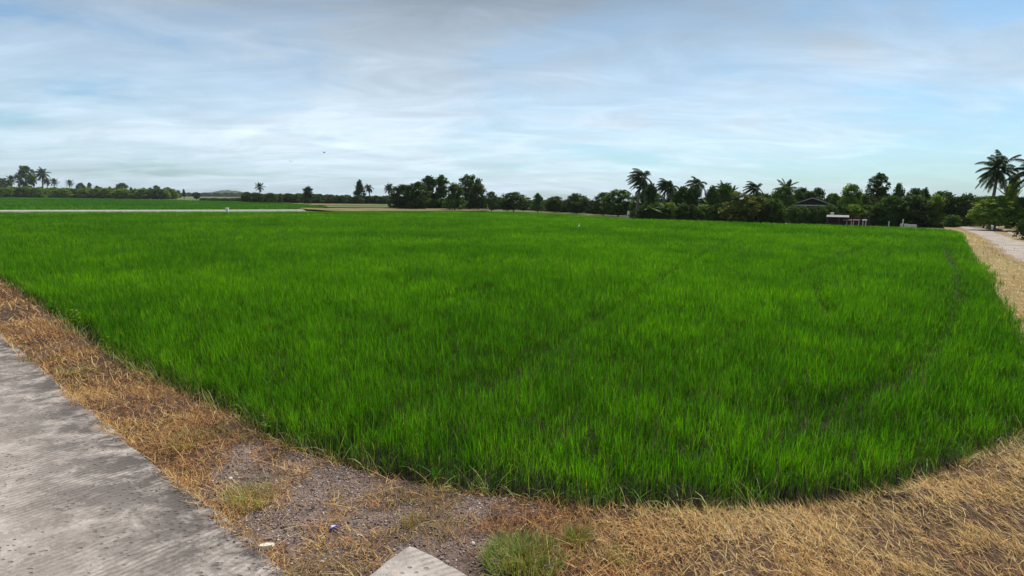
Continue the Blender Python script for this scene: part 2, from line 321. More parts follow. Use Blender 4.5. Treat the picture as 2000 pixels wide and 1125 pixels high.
# ------------------------------------------------------------------ concrete road and corner slab
def concmat(name, ang, dark=1.0):
    m, t, o = newmat(name); p = t.nodes.new('ShaderNodeBsdfPrincipled'); g = t.nodes.new('ShaderNodeNewGeometry'); P = g.outputs['Position']
    a = t.nodes.new('ShaderNodeAttribute'); a.attribute_name = 'cv'; s = t.nodes.new('ShaderNodeSeparateXYZ'); t.links.new(a.outputs['Vector'], s.inputs[0])
    big_ = noise(t, P, 1.1, 10, 0.70, 0.4); fine = noise(t, P, 30, 8, 0.75)
    base = ramp(t, mth(t, 'ADD', mth(t, 'MULTIPLY', big_, 0.65), mth(t, 'MULTIPLY', fine, 0.35)), [(0.38, (0.32, 0.277, 0.248)), (0.5, (0.50, 0.442, 0.40)), (0.62, (0.64, 0.575, 0.525))])
    stain_n = noise(t, vmap(t, P, (1.1, 1.4, 1), rot=(0, 0, R(-20))), 3.2, 10, 0.74, 0.3)
    st = mth(t, 'MULTIPLY', ramp(t, stain_n, [(0.34, 0.12), (0.54, 1.0)]), s.outputs[0])
    col = mixc(t, mth(t, 'MULTIPLY', st, 0.92 * dark), base, (0.062, 0.050, 0.046))
    # broomed grooves and pock marks
    w = t.nodes.new('ShaderNodeTexWave'); w.wave_type = 'BANDS'; w.bands_direction = 'X'; w.inputs['Scale'].default_value = 6.5; w.inputs['Distortion'].default_value = 3.2; w.inputs['Detail'].default_value = 5; w.inputs['Detail Scale'].default_value = 1.2
    t.links.new(vmap(t, P, rot=(0, 0, ang)), w.inputs['Vector'])
    grm = ramp(t, noise(t, P, 1.6, 4), [(0.42, 0.0), (0.58, 1.0)])
    groove = mth(t, 'MULTIPLY', ramp(t, w.outputs['Fac'], [(0.15, 1.0), (0.45, 0.0)]), grm)
    vo = t.nodes.new('ShaderNodeTexVoronoi'); vo.inputs['Scale'].default_value = 16; vo.inputs['Randomness'].default_value = 1.0
    nv = noise(t, P, 14, 4); t.links.new(vmap(t, P, (1, 1.7, 1), rot=(0, 0, ang)), vo.inputs['Vector'])
    pock = mth(t, 'MULTIPLY', ramp(t, mth(t, 'ADD', vo.outputs['Distance'], mth(t, 'MULTIPLY', nv, 0.5)), [(0.40, 1.0), (0.52, 0.0)]), ramp(t, noise(t, P, 2.7, 4), [(0.42, 0.0), (0.54, 1.0)]))
    marks = mth(t, 'MAXIMUM', mth(t, 'MULTIPLY', groove, mth(t, 'ADD', 0.22, mth(t, 'MULTIPLY', s.outputs[0], 0.5))), pock)
    col = mixc(t, mth(t, 'MULTIPLY', marks, 0.60), col, (0.11, 0.092, 0.08))
    t.links.new(col, p.inputs['Base Color']); p.inputs['Roughness'].default_value = 0.85; p.inputs['Specular IOR Level'].default_value = 0.25
    hgt = mth(t, 'SUBTRACT', mth(t, 'MULTIPLY', fine, 0.9), marks)
    b = t.nodes.new('ShaderNodeBump'); b.inputs['Strength'].default_value = 0.9; b.inputs['Distance'].default_value = 0.012
    t.links.new(hgt, b.inputs['Height']); t.links.new(b.outputs[0], p.inputs['Normal']); t.links.new(p.outputs[0], o.inputs['Surface']); return m
edge = np.array(ROAD_EDGE); d0 = edge[0] - edge[6]; d0 /= np.hypot(*d0)
ext0 = edge[0] + d0 * 14; d1 = edge[-1] - edge[6]; d1 /= np.hypot(*d1); ext1 = edge[-1] + d1 * 7
E_ = [ext0] + list(edge) + [ext1]
# finely resample with a chipped, uneven edge
pts = []
for a, b in zip(E_[:-1], E_[1:]):
    L = np.hypot(*(b - a)); k = max(2, int(L / 0.04)); pts += [a + (b - a) * i / k for i in range(k)]
pts = np.array(pts); nrm = np.array([-d1[1], d1[0]]);  nrm = nrm if nrm @ np.array([-1, -1]) > 0 else -nrm
pts = pts - nrm * ((fbm(pts, 5, 5) - 0.5) * 0.04)[:, None]
offs = np.array([0, 0.012, 0.03, 0.06, 0.1, 0.2, 0.4, 0.7, 1.1, 1.6, 2.2, 3.0, 4.2]); rows = []; att = []
for o_ in offs:
    q = pts + nrm * o_; z = ZR + (fbm(q, 1.1, 4) - .5) * 0.02 * min(1, o_ / 0.3) - (0.014 if o_ == 0 else 0)
    rows.append(np.column_stack([q, np.full(len(q), 1) * z])); st = np.exp(-(o_ / .95) ** 1.5) * .85 + .12 ; att.append(np.column_stack([np.full(len(q), min(1, st * 1.05)), np.zeros(len(q)), np.zeros(len(q))]))
rows.insert(0, np.column_stack([pts, np.full(len(pts), -0.12)])); att.insert(0, att[0])
V = np.concatenate(rows); A = np.concatenate(att); m_ = len(pts); k_ = len(rows)
ii = np.arange(m_ - 1)[None, :] + (np.arange(k_ - 1) * m_)[:, None]; ii = ii.ravel()
me = mesh_np('road', V, [np.stack([ii, ii + 1, ii + m_ + 1, ii + m_], 1)], concmat('road concrete', R(38)), A)
tag(link('road', me), kind='structure')
# corner slab at the bottom of the view
ZS = 0.13
c0, cl, cr = [np.array(G(*p, ZS)) for p in ((800, 1060), (700, 1137), (925, 1127))]
dl_ = (cl - c0) / np.hypot(*(cl - c0)); dr_ = (cr - c0) / np.hypot(*(cr - c0))
def corner_slab():
    outl = [c0 + dl_ * 1.5] + [c0 + dl_ * k for k in (0.9, 0.55, 0.3, 0.16, 0.07)] + [c0 + (dl_ + dr_) * 0.012] + [c0 + dr_ * k for k in (0.05, 0.14, 0.3, 0.55, 0.9, 1.8)] + [c0 + dr_ * 1.8 + dl_ * 1.5]
    fine = []
    for a, b in zip(outl, outl[1:] + outl[:1]):
        k = max(1, int(np.hypot(*(b - a)) / 0.04)); fine += [a + (b - a) * i / k for i in range(k)]
    fine = np.array(fine); cc = fine.mean(0); jit = (fbm(fine, 9, 3) - .5) * 0.03; dirs = cc - fine; dirs /= np.hypot(*dirs.T)[:, None]
    fine = fine + dirs * jit[:, None]; V = []; n = len(fine)
    for ins_, z in ((0, -0.1), (0, ZS - 0.02), (0.008, ZS - 0.006), (0.02, ZS)):
        V.append(np.column_stack([fine + dirs * ins_, np.full(n, z)]))
    V = np.concatenate(V); i = np.arange(n); j = (i + 1) % n
    qs = [np.stack([i + n * k, j + n * k, j + n * (k + 1), i + n * (k + 1)], 1) for k in range(3)]
    V = np.concatenate([V, [[cc[0], cc[1], ZS]]]); tr = np.stack([i + 3 * n, j + 3 * n, np.full(n, 4 * n)], 1)
    A = np.zeros((len(V), 3)); A[:, 0] = 0.8
    return mesh_np('concrete_slab', V, [np.concatenate(qs), tr], concmat('slab concrete', R(65), 0.5), A)
tag(link('concrete_slab', corner_slab()), 'small pale concrete slab corner poking in at the bottom edge beside the gravel', 'slab')

# ------------------------------------------------------------------ rice
LINES = [([G(1440, 452, .42), G(1330, 510, .42), G(1200, 580, .42), G(1100, 635, .42), G(1030, 672, .42), G(900, 712, .42)], 0.14),
         ([G(1845, 470, .42), G(1872, 520, .42), G(1868, 570, .42), G(1850, 620, .42), G(1800, 680, .42), G(1700, 730, .42), G(1500, 765, .42)], 0.20),
         ([G(1700, 470, .42), G(1560, 520, .42)], 0.2), ([G(960, 540, .42), G(860, 565, .42)], 0.3), ([G(1590, 540, .42), G(1620, 590, .42)], 0.2)]
def fan(n, r0, r1, amax=R(47)):
    r = np.sqrt(rng.random(n) * (r1 ** 2 - r0 ** 2) + r0 ** 2); a = (rng.random(n) * 2 - 1) * amax
    return np.stack([r * np.sin(a), r * np.cos(a)], 1)
parts = []
rings = [(3.0, 7, 660, .58, 4, 3), (7, 11, 580, .68, 4, 3), (11, 17, 400, .92, 4, 2), (17, 27, 230, 1.25, 4, 2), (27, 42, 120, 1.9, 3, 2), (42, 66, 60, 3.0, 3, 2), (66, 106, 30, 4.6, 3, 2)]
for r0, r1, dens, wsc, nl, segs in rings:
    am = R(62 if r0 < 17 else 50); area = am * (r1 ** 2 - r0 ** 2); P = fan(int(area * dens), r0, r1, am)
    P = P[inpoly(wiggle(P, 0.12) + .22 * (np.stack([vnoise(P, 5), vnoise(P + 40, 5)], 1) - .5) + rng.normal(0, .035, P.shape), RICE)]
    keep = np.ones(len(P), bool); hs = np.ones(len(P))
    for ln, w in LINES:
        d = segdist(P, ln); w2 = w * (0.6 + 1.0 * fbm(P, 0.7)); k = np.clip(d / w2, 0, 1); hs *= 0.6 + 0.4 * k; keep &= rng.random(len(P)) < 0.5 + 0.5 * k
    P = P[keep]; hs = hs[keep]; n = len(P)
    de = segdist(P, RICE, True); big_ = fbm(P, 0.22, 4); med = fbm(P, 1.6, 3)
    hs = .95 * hs * (0.86 + 0.13 * med) * (0.90 + 0.12 * big_) * np.clip(0.85 + de * 0.5, 0, 1)
    gap = (fbm(P + 200, 4.2, 3) < (0.44 if r0 < 11 else .37)) & (rng.random(n) < 0.8)
    hs = np.where(gap, hs * 0.5, hs)
    zg = np.where(de < 1.2, ground_h(P), -0.10) if r0 < 20 else np.full(n, -0.10)
    tint0 = np.clip(0.38 + 0.6 * (big_ - 0.5) + 0.5 * (med - .5) + np.clip(np.hypot(*P.T) / 90, 0, .35) * 0 + rng.normal(0, 0.10, n), 0, 1)
    if segs == 3 or r0 < 17:      # stems
        parts.append(blades(np.column_stack([P, zg]), rng.random(n) * 6.28, rng.normal(0, .07, n), rng.normal(0, .1, n), 0.32 * hs, np.full(n, .0068 * wsc), 2, tint0 * .4, np.where(rng.random(n) < .06, .8, .0) + np.clip(.15 - de, 0, .15), wprof=lambda t: 1 - .4 * t))
    for j in range(nl):
        up_ = rng.random(n) ** .8; up_ = np.where(de < .4, np.maximum(up_, .22 + .78 * rng.random(n) * (1 - de)), up_); z0 = zg + (0.04 + 0.31 * up_) * hs
        Pj = P + rng.normal(0, 0.012 * wsc, (n, 2))
        L = (0.16 + 0.14 * rng.random(n)) * hs * np.where(up_ > .5, 1.0, .85)
        lean = np.abs(rng.normal(0.12, 0.16, n)); curl = np.abs(rng.normal(0.30, 0.45, n))
        wild = rng.random(n) < 0.06; curl = np.where(wild, curl + 1.4, curl); 
        dry = np.where(rng.random(n) < 0.03 + 0.10 * np.clip(0.5 - de, 0, .5) * 2, 0.75 * rng.random(n), 0.0)
        tint = np.clip(tint0 + rng.normal(0, .10, n) + .22 * (up_ - .5), 0, 1)  # lower leaves tinted darker, imitating shade down between the stems
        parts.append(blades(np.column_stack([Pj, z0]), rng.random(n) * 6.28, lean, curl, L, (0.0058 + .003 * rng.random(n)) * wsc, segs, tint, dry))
V, A, Fc = join(parts)
print('rice verts', len(V))
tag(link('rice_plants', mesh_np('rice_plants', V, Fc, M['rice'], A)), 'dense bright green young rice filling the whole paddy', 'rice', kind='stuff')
del V, A, Fc, parts

# second, darker rice field beyond the channel
FIELD2 = [(-110, 70), (-72, 66), G(300, 406.5, .3), G(560, 406, .3), G(640, 402, .3), G(560, 396.0, .3), G(420, 392, .3), G(300, 389.3, .3), G(150, 386.6, .3), G(0, 384.9, .3), (-330, 280)]
M['rice2'] = leafmat('far rice leaf', [(0.0, (0.028, 0.12, 0.012)), (0.5, (0.058, 0.19, 0.016)), (1.0, (0.10, 0.26, 0.02))], (0.3, 0.28, 0.1), trans=0.4)
b0 = np.array(FIELD2).min(0); b1 = np.array(FIELD2).max(0)
P = b0 + rng.random((400000, 2)) * (b1 - b0); P = P[inpoly(P, FIELD2)]
dist = np.hypot(*P.T); P = P[(np.abs(P[:, 0]) < P[:, 1] * 1.02 + 4) & (rng.random(len(P)) < np.clip(90 / dist, .15, 1))]; n = len(P); dist = np.hypot(*P.T); print('field2', n)
t0 = np.clip(.1 + .9 * fbm(P, .06) + rng.normal(0, .12, n), 0, 1)
pp = blades(np.column_stack([P, np.full(n, -.15)]), rng.random(n) * 6.28, rng.normal(0, .12, n), rng.random(n) * .4, .42 + .12 * rng.random(n), .0035 * dist, 2, t0, np.zeros(n))
V, A, Fc = join([pp]); tag(link('far_rice', mesh_np('far_rice', V, Fc, M['rice2'], A)), 'darker green rice field beyond the white channel edge', 'rice', kind='stuff')
M['canopy2'] = soilmat('far rice bed', (0.03, 0.09, 0.012), (0.04, 0.12, 0.016), (0.055, 0.14, 0.02), 0.3, 0.4)
sheet('far_field', FIELD2, 0.12, M['canopy2'])

# ------------------------------------------------------------------ dry grass, gravel
lineR = [(7.0, 3.2), (21.9, 24.1), (39.9, 49.1), (52.5, 66.5)]
DR = []
for i, p in enumerate(lineR): DR.append(p)
def off_line(L, w):
    out = []
    for i, p in enumerate(L):
        d = np.array(L[min(i + 1, len(L) - 1)]) - np.array(L[max(i - 1, 0)]); d = d / np.hypot(*d); out.append((p[0] + d[1] * w, p[1] - d[0] * w))
    return out
DRo = off_line(DR, 3.2)[::-1]
DIRT = DR + DRo
M['dirt'] = soilmat('pale dirt road', (0.19, 0.155, 0.13), (0.33, 0.285, 0.25), (0.44, 0.39, 0.345), 0.5)
M['drygrass'] = soilmat('yellowed roadside turf', (0.13, 0.10, 0.04), (0.24, 0.19, 0.08), (0.36, 0.29, 0.14), 0.7)
t = M['dirt'].node_tree; pb = [x for x in t.nodes if x.type == 'BSDF_PRINCIPLED'][0]; src = pb.inputs['Base Color'].links[0].from_socket
a = t.nodes.new('ShaderNodeAttribute'); a.attribute_name = 'cv'; s_ = t.nodes.new('ShaderNodeSeparateXYZ'); t.links.new(a.outputs['Vector'], s_.inputs[0])
gp = t.nodes.new('ShaderNodeNewGeometry').outputs['Position']
k_ = mth(t, 'ADD', s_.outputs[0], mth(t, 'MULTIPLY', mth(t, 'SUBTRACT', noise(t, gp, 1.6, 6, .65), .5), 1.7))
t.links.new(mixc(t, ramp(t, k_, [(.35, 0.), (.62, 1.)]), src, (0.23, 0.17, 0.085)), pb.inputs['Base Color'])
# a worn wheel track, a turf crown, a second thinner track
fineL = []
for a_, b_ in zip(lineR[:-1], lineR[1:]): fineL += [tuple(np.array(a_) + (np.array(b_) - np.array(a_)) * i / 40) for i in range(40)]
fineL = np.array(fineL); wob = np.stack([fbm(fineL, .35, 3) - .5] * 2, 1) * .8; fineL = fineL + wob * np.array([1, -1])
ro, at_ = [], []
for w_, g_ in ((-.45, 1.), (-.1, .45), (.2, 0.), (1.1, 0.), (1.4, .3), (1.7, 1.), (2.2, 1.), (2.45, .4), (2.6, .1), (2.9, .2), (3.2, .7), (3.6, 1.)):
    L_ = np.array(off_line([tuple(p) for p in fineL], w_)); ro.append(np.column_stack([L_, np.full(len(L_), .065 - (.03 if w_ in (-.45, 3.6) else 0))])); at_.append(np.column_stack([np.full(len(L_), g_), np.zeros((len(L_), 2))]))
m_ = len(fineL); ii = (np.arange(m_ - 1)[None] + (np.arange(len(ro) - 1) * m_)[:, None]).ravel()
tag(link('dirt_road', mesh_np('dirt_road', np.concatenate(ro), [np.stack([ii, ii + m_, ii + m_ + 1, ii + 1], 1)], M['dirt'], np.concatenate(at_))), kind='structure')
sheet('verge_far', [(8.9, 5)] + [(float(p[0]), float(p[1])) for p in RICE[21:29]] + [(40.5, 53), (50, 66), (75, 90), (95, 60), (20, 4)], 0.02, M['drygrass'])
# straw
def zone(P):
    """(straw density, tint, swept) by place"""
    out = ~inpoly(wiggle(P, 0.12), RICE); edge_ = segdist(P, RICE, True)
    line_side = (P - np.array(ROAD_EDGE[6])) @ nrm
    onroad = (line_side > 0.01 + 0.22 * np.maximum(0, fbm(P, 2.6, 4) - .46)) & (P[:, 0] < 3.0)
    gr = gravel_w(P); bare = (fbm(P, 1.6, 5) < .44)
    den = (1 - .93 * gr) * np.where(bare, .38, 1.0) * out * ~onroad
    den = np.where(inpoly(P, DIRT), den * .12, den)
    den = np.where(out & (edge_ < .26), den * (.15 + 2.6 * edge_), den)
    right = np.clip((P[:, 0] - 0.3) / 2.2, 0, 1)
    tint = .40 + .38 * right + .75 * (fbm(P, .8, 4) - .5)
    return den, tint, right
parts = []
for r0, r1, dens, wsc, L0 in [(1.6, 5, 5000, .85, .085), (5, 8, 3100, 1.1, .095), (8, 13, 1000, 2.0, .12), (13, 24, 300, 3.2, .15), (24, 60, 50, 6, .2)]:
    am = R(64 if r0 < 13 else 54); area = am * (r1 ** 2 - r0 ** 2); P = fan(int(area * dens), r0, r1, am)
    if r0 > 8: P = P[(P[:, 0] < -P[:, 1] * .75) | (P[:, 0] > P[:, 1] * .6)]
    P = P[~inpoly(P, RICE) | (segdist(P, RICE, True) < .3)]
    den, tint, right = zone(P); k = rng.random(len(P)) < den; P = P[k]; tint = tint[k]; right = right[k]; n = len(P)
    hum = fbm(P + 31, 1.5, 4); z = ground_h(P) + rng.random(n) ** 2 * 0.05 * (0.3 + hum)
    ls_ = (P - np.array(ROAD_EDGE[6])) @ nrm; z = np.where((ls_ > -.03) & (P[:, 0] < 0), np.maximum(z, ZR + .004), z)
    if r0 >= 13: z = np.where(P[:, 0] > 0, .03, z)
    if r0 >= 24: z = np.full(n, 0.03)
    lie = rng.random(n) < .80
    lean = np.where(lie, R(70) + rng.normal(0, .22, n), np.abs(rng.normal(.5, .3, n))); curl = rng.normal(0.1, .55, n)
    sweep = R(118) + rng.normal(0, .55, n); az = np.where(rng.random(n) < .15 + .6 * right, sweep, rng.random(n) * 6.28)
    L = L0 * (0.5 + 1.1 * rng.random(n)) * np.where(lie, 1, .8)
    dry = np.where(fbm(P + 9, 1.9, 3) + rng.normal(0, .06, n) > .66, .8 * rng.random(n), 0)
    parts.append(blades(np.column_stack([P, z]), az, lean, curl, L, (.0022 + .0026 * rng.random(n)) * wsc, 3 if r0 < 8 else 2, np.clip(tint + rng.normal(0, .23, n), 0, 1), dry))
# a few long runners lying over the mat
n = 160; P = fan(n * 6, 2.8, 8, R(46)); den, tint, right = zone(P); P = P[rng.random(len(P)) < den * .8]; P = P[~inpoly(P, RICE)][:n]; n = len(P)
parts.append(blades(np.column_stack([P, ground_h(P) + .03]), rng.random(n) * 6.28, R(72) + rng.normal(0, .12, n), .3 + rng.normal(.1, .25, n), .16 + .22 * rng.random(n), np.full(n, .0035), 4, np.clip(.8 + rng.normal(0, .12, n), 0, 1), np.zeros(n)))
V, A, Fc = join(parts); print('straw verts', len(V))
tag(link('dry_grass', mesh_np('dry_grass', V, Fc, M['straw'], A)), 'matted dry straw-coloured grass between the road and the rice', 'grass', kind='stuff')
# straw stalks, fallen leaves on the edge of the field: darker litter
# gravel
def stones(P, size, name, label, mat):
    g = (1 + 5 ** .5) / 2
    iv = np.array([(-1, g, 0), (1, g, 0), (-1, -g, 0), (1, -g, 0), (0, -1, g), (0, 1, g), (0, -1, -g), (0, 1, -g), (g, 0, -1), (g, 0, 1), (-g, 0, -1), (-g, 0, 1)]) / 1.9
    fc = np.array([(0, 11, 5), (0, 5, 1), (0, 1, 7), (0, 7, 10), (0, 10, 11), (1, 5, 9), (5, 11, 4), (11, 10, 2), (10, 7, 6), (7, 1, 8), (3, 9, 4), (3, 4, 2), (3, 2, 6), (3, 6, 8), (3, 8, 9), (4, 9, 5), (2, 4, 11), (6, 2, 10), (8, 6, 7), (9, 8, 1)])
    n = len(P); V = iv[None] * (1 + rng.normal(0, .16, (n, 12, 1))) * size[:, None, None] * np.stack([np.ones(n), .6 + .4 * rng.random(n), .35 + .35 * rng.random(n)], 1)[:, None]
    a = rng.random(n) * 6.28; ca, sa = np.cos(a)[:, None], np.sin(a)[:, None]
    x = V[:, :, 0] * ca - V[:, :, 1] * sa; y = V[:, :, 0] * sa + V[:, :, 1] * ca; V = np.stack([x, y, V[:, :, 2]], 2) + P[:, None]
    A = np.zeros((n, 12, 3)); A[:, :, 0] = rng.random(n)[:, None]
    f = (np.arange(n) * 12)[:, None, None] + fc[None]
    return tag(link(name, mesh_np(name, V.reshape(-1, 3), [f.reshape(-1, 3)], mat, A.reshape(-1, 3))), label, 'gravel', kind='stuff')
M['stone'] = leafmat('gravel', [(0.0, (0.05, 0.035, 0.03)), (0.4, (0.17, 0.12, 0.10)), (0.8, (0.31, 0.245, 0.22)), (1.0, (0.58, 0.52, 0.48))], (0, 0, 0), trans=0.0, rough=.85)
P = fan(330000, 2.6, 9, R(47)); line_side = (P - np.array(ROAD_EDGE[6])) @ nrm
w = (.10 + .9 * gravel_w(P)) * (~inpoly(P, RICE)) * np.where(line_side < 0, 1, np.exp(-line_side / .14) * (P[:, 1] < 5.0) * .6)
P = P[rng.random(len(P)) < w]; n = len(P); ls = (P - np.array(ROAD_EDGE[6])) @ nrm
z = np.where(ls > 0.0, ZR + .002, ground_h(P) + .002); sz = .0028 + .008 * rng.random(n) ** 3; sz = np.where(rng.random(n) < .012, sz * 2.2, sz)
stones(np.column_stack([P, z]), sz, 'gravel', 'loose grey and pinkish gravel spilling beside the concrete road', M['stone']); print('stones', n)

P = fan(60000, 3, 20, R(47)); d = segdist(P, RICE, True); w = np.exp(-(d / .13) ** 2) * (fbm(P + 11, 1.9, 3) > .54) * .6 * (P[:, 0] < 6)
P = P[rng.random(len(P)) < w]; P = np.repeat(P, 4, 0); P = P + rng.normal(0, .025, P.shape); n = len(P); print('edge weeds', n)
pb = blades(np.column_stack([P, ground_h(P)]), rng.random(n) * 6.28, np.abs(rng.normal(.3, .25, n)), np.abs(rng.normal(1.0, .6, n)), .12 + .24 * rng.random(n), (.004 + .005 * rng.random(n)), 4, np.clip(.55 + rng.normal(0, .3, n), 0, 1), np.where(rng.random(n) < .3, .8, 0))
V, A, Fc = join([pb]); tag(link('edge_weeds', mesh_np('edge_weeds', V, Fc, M['tuft'], A)), 'straggling yellow-green weeds along the ragged edge of the rice', 'weeds', kind='stuff')

# ------------------------------------------------------------------ near single things
def tuft(name, px, py, rad, n, h, mat, label, cat, tl=.5, dryf=.2, group=None, z=0.0):
    x, y = G(px, py); P = rng.normal(0, rad, (n, 2)); P /= np.maximum(1, np.hypot(*P.T) / (rad * 1.5))[:, None]; az = np.arctan2(P[:, 1], P[:, 0]) + rng.normal(0, .7, n)
    zz = ground_h(P + np.array([x, y])); pb = blades(np.column_stack([P, zz]), az, np.abs(rng.normal(.25, .25, n)), np.abs(rng.normal(.6, .5, n)), h * (.4 + .8 * rng.random(n)), .003 + .003 * rng.random(n), 3, np.clip(tl + rng.normal(0, .25, n), 0, 1), np.where(rng.random(n) < dryf, .9, 0))
    V, A, Fc = join([pb]); return tag(link(name, mesh_np(name, V, Fc, mat, A), loc=(x, y, 0)), label, cat, group)
tuft('grass_tuft', 1022, 1108, .15, 1500, .13, M['tuft'], 'large green grass tuft right of the pale slab corner at the bottom edge', 'grass tuft', .55, .25)
tuft('grass_tuft', 1128, 1062, .05, 260, .12, M['tuft'], 'small green grass tuft standing just behind the large green tuft', 'grass tuft', .45, .3)
tuft('grass_tuft', 488, 985, .10, 260, .16, M['tuft'], 'yellowish grass tuft on the gravel near the concrete road edge', 'grass tuft', .95, .45)
tuft('grass_tuft', 370, 870, .12, 240, .12, M['tuft'], 'half dry tuft among orange straw left of the yellowish tuft', 'grass tuft', .9, .7)
tuft('grass_tuft', 150, 735, .18, 240, .11, M['tuft'], 'low olive grass tuft by the road edge at far left', 'grass tuft', .6, .4)
tuft('grass_tuft', 1210, 1102, .05, 120, .10, M['tuft'], 'tiny dull green tuft in the straw right of the large tuft', 'grass tuft', .4, .4)
tuft('grass_tuft', 800, 1030, .03, 60, .13, M['tuft'], 'thin upright dry tuft directly behind the pale slab corner', 'grass tuft', 1.0, .9)
def weed(px, py, h, label, leaves=12, s=.05):
    x, y = G(px, py); r = empty('weed_plant', (x, y, float(ground_h(np.array([[x, y]]))[0]))); tag(r, label, 'weed', 'broad leafed weeds on the rice edge')
    b = MB(); b.tube([(0, 0, 0), (.01, .01, h * .5), (-.01, 0, h)], [.006, .004, .002], 5); b.obj('stem', M['mid'], r)
    Vs = []; Fs = []
    for k in range(leaves):
        a = k * 2.4 + random.random(); zz = h * (.25 + .8 * k / leaves); l = s * (1.5 - .6 * k / leaves); d = Vector((math.cos(a), math.sin(a), 0)); sd_ = Vector((-d.y, d.x, 0)); o = len(Vs)
        Vs += [Vector((0, 0, zz)), d * l * .5 + sd_ * l * .3 + Vector((0, 0, zz + l * .3)), d * l + Vector((0, 0, zz + l * .15)), d * l * .5 - sd_ * l * .3 + Vector((0, 0, zz + l * .3))]; Fs.append((o, o + 1, o + 2, o + 3))
    Vn = np.array([tuple(v) for v in Vs]); A = np.zeros((len(Vn), 3)); A[:, 0] = np.repeat(rng.random(leaves), 4)
    link('leaves', mesh_np('leaves', Vn, [np.array(Fs)], M['light'], A), r)
weed(522, 832, .22, 'pale broad leafed weed where the rice meets bare gravel', 12, .06)
weed(108, 612, .32, 'tall pale weed on the rice edge at far left', 14, .07)
weed(150, 640, .38, 'bushy yellow-green weed beside the tall weed at far left', 18, .08)
weed(208, 686, .26, 'small weed with a pale tip right of the bushy weed', 10, .06)
x, y = G(520, 1068, ZR); b = MB()
b.add([(-.045, -.01, 0), (-.01, -.028, 0), (.04, -.02, 0), (.05, .01, 0), (.0, .022, 0), (-.04, .015, 0), (-.04, -.009, .014), (-.01, -.024, .017), (.035, -.016, .013), (.044, .009, .012), (.0, .018, .016), (-.035, .012, .014)], [(6, 7, 8, 9, 10, 11)] + [(i, (i + 1) % 6, 6 + (i + 1) % 6, 6 + i) for i in range(6)])
tag(b.obj('flat_stone', M['cream'], loc=(x, y, ZR + .004), rz=.3), 'flat cream stone chip lying at the crumbling road edge', 'stone')
x, y = G(652, 1045); b = MB(); zc_ = float(ground_h(np.array([[x, y]]))[0]) + .004
b.add([(-.03, -.018, .0), (.028, -.02, .006), (.034, .016, .0), (-.024, .02, .008), (-.022, -.012, .02), (.02, -.012, .024), (.024, .012, .018), (-.016, .012, .026)], [(0, 1, 5, 4), (1, 2, 6, 5), (2, 3, 7, 6), (3, 0, 4, 7), (4, 5, 6, 7)])
tag(b.obj('plastic_scrap', M['blueplastic'], loc=(x, y, zc_), rz=.5), 'crumpled blue plastic scrap lying on the gravel', 'litter')

# ------------------------------------------------------------------ channel wall, bank, far strips
def wall_along(name, pts, w, z0, z1, mat, parent=None):
    b = MB(); L = [np.array(p) for p in pts]
    for i in range(len(L) - 1):
        d = L[i + 1] - L[i]; d = d / np.hypot(*d); nn = np.array([-d[1], d[0]]) * w / 2
        b.prism([tuple(L[i] - nn), tuple(L[i + 1] - nn), tuple(L[i + 1] + nn), tuple(L[i] + nn)], z0, z1)
    return b.obj(name, mat, parent)
WP = [G(-60, 408.6, .5), G(200, 408.6, .5), G(430, 408.4, .5), G(590, 408.0, .5)]
def sloped_bank(name, pts, mat):  # field-side face laid back into a shallow ramp so the sun brightens it
    L = np.array(pts); V = []
    for i, p in enumerate(L):
        d = L[min(i + 1, len(L) - 1)] - L[max(i - 1, 0)]; d = d / np.hypot(*d); nn = np.array([-d[1], d[0]])
        for o_, z in ((-1.0, -.15), (-1.0, .31), (-.25, .41), (.05, .425), (.15, .38), (.15, -.15)): V.append((p[0] + nn[0] * o_, p[1] + nn[1] * o_, z))
    q = [(6 * i + k, 6 * i + 6 + k, 6 * i + 7 + k, 6 * i + 1 + k) for i in range(len(L) - 1) for k in range(5)]
    return link(name, mesh_np(name, V, [np.array(q)], mat))
tag(sloped_bank('channel_wall', WP, plain('mossy pale concrete', (0.34, 0.37, 0.27), 0.9, 0.2, 2)), 'long low pale concrete channel wall along the left far side of the rice', 'wall')
x, y = G(440, 409, .5); b = MB(); b.box(-.16, .16, -.12, .12, -.15, .72, .02)
tag(b.obj('marker_post', M['white'], loc=(x, y + .5, 0)), 'stubby white post standing on the pale channel wall', 'post')
M['tan'] = soilmat('tan bare bank', (0.06, 0.08, 0.022), (0.15, 0.125, 0.05), (0.33, 0.25, 0.12), 0.4, 0.35)
M['palegrass'] = soilmat('pale green strip', (0.05, 0.085, 0.025), (0.09, 0.14, 0.04), (0.17, 0.20, 0.08), 0.4, 0.3)
sheet('bank', [G(660, 409, .4), G(960, 409.5, .3), G(950, 406.5, .3), G(800, 404, .3), G(640, 404.5, .3), G(560, 404, .3)], 0.14, M['tan'])
sheet('bare_soil', [G(440, 395, .1), G(620, 400.5, .1), G(780, 402, .1), G(770, 400, .1), G(620, 397.5, .1), G(480, 393.8, .1)], 0.132, M['tan'])
sheet('grass_strip', [G(620, 404, .1), G(800, 404.2, .1), G(780, 398.5, .1), G(650, 397.2, .1)], 0.05, M['palegrass'])
sheet('pale_field', [G(330, 389, 0), G(470, 390, 0), G(480, 385.3, 0), G(370, 383.2, 0)], -0.1, M['palegrass'])

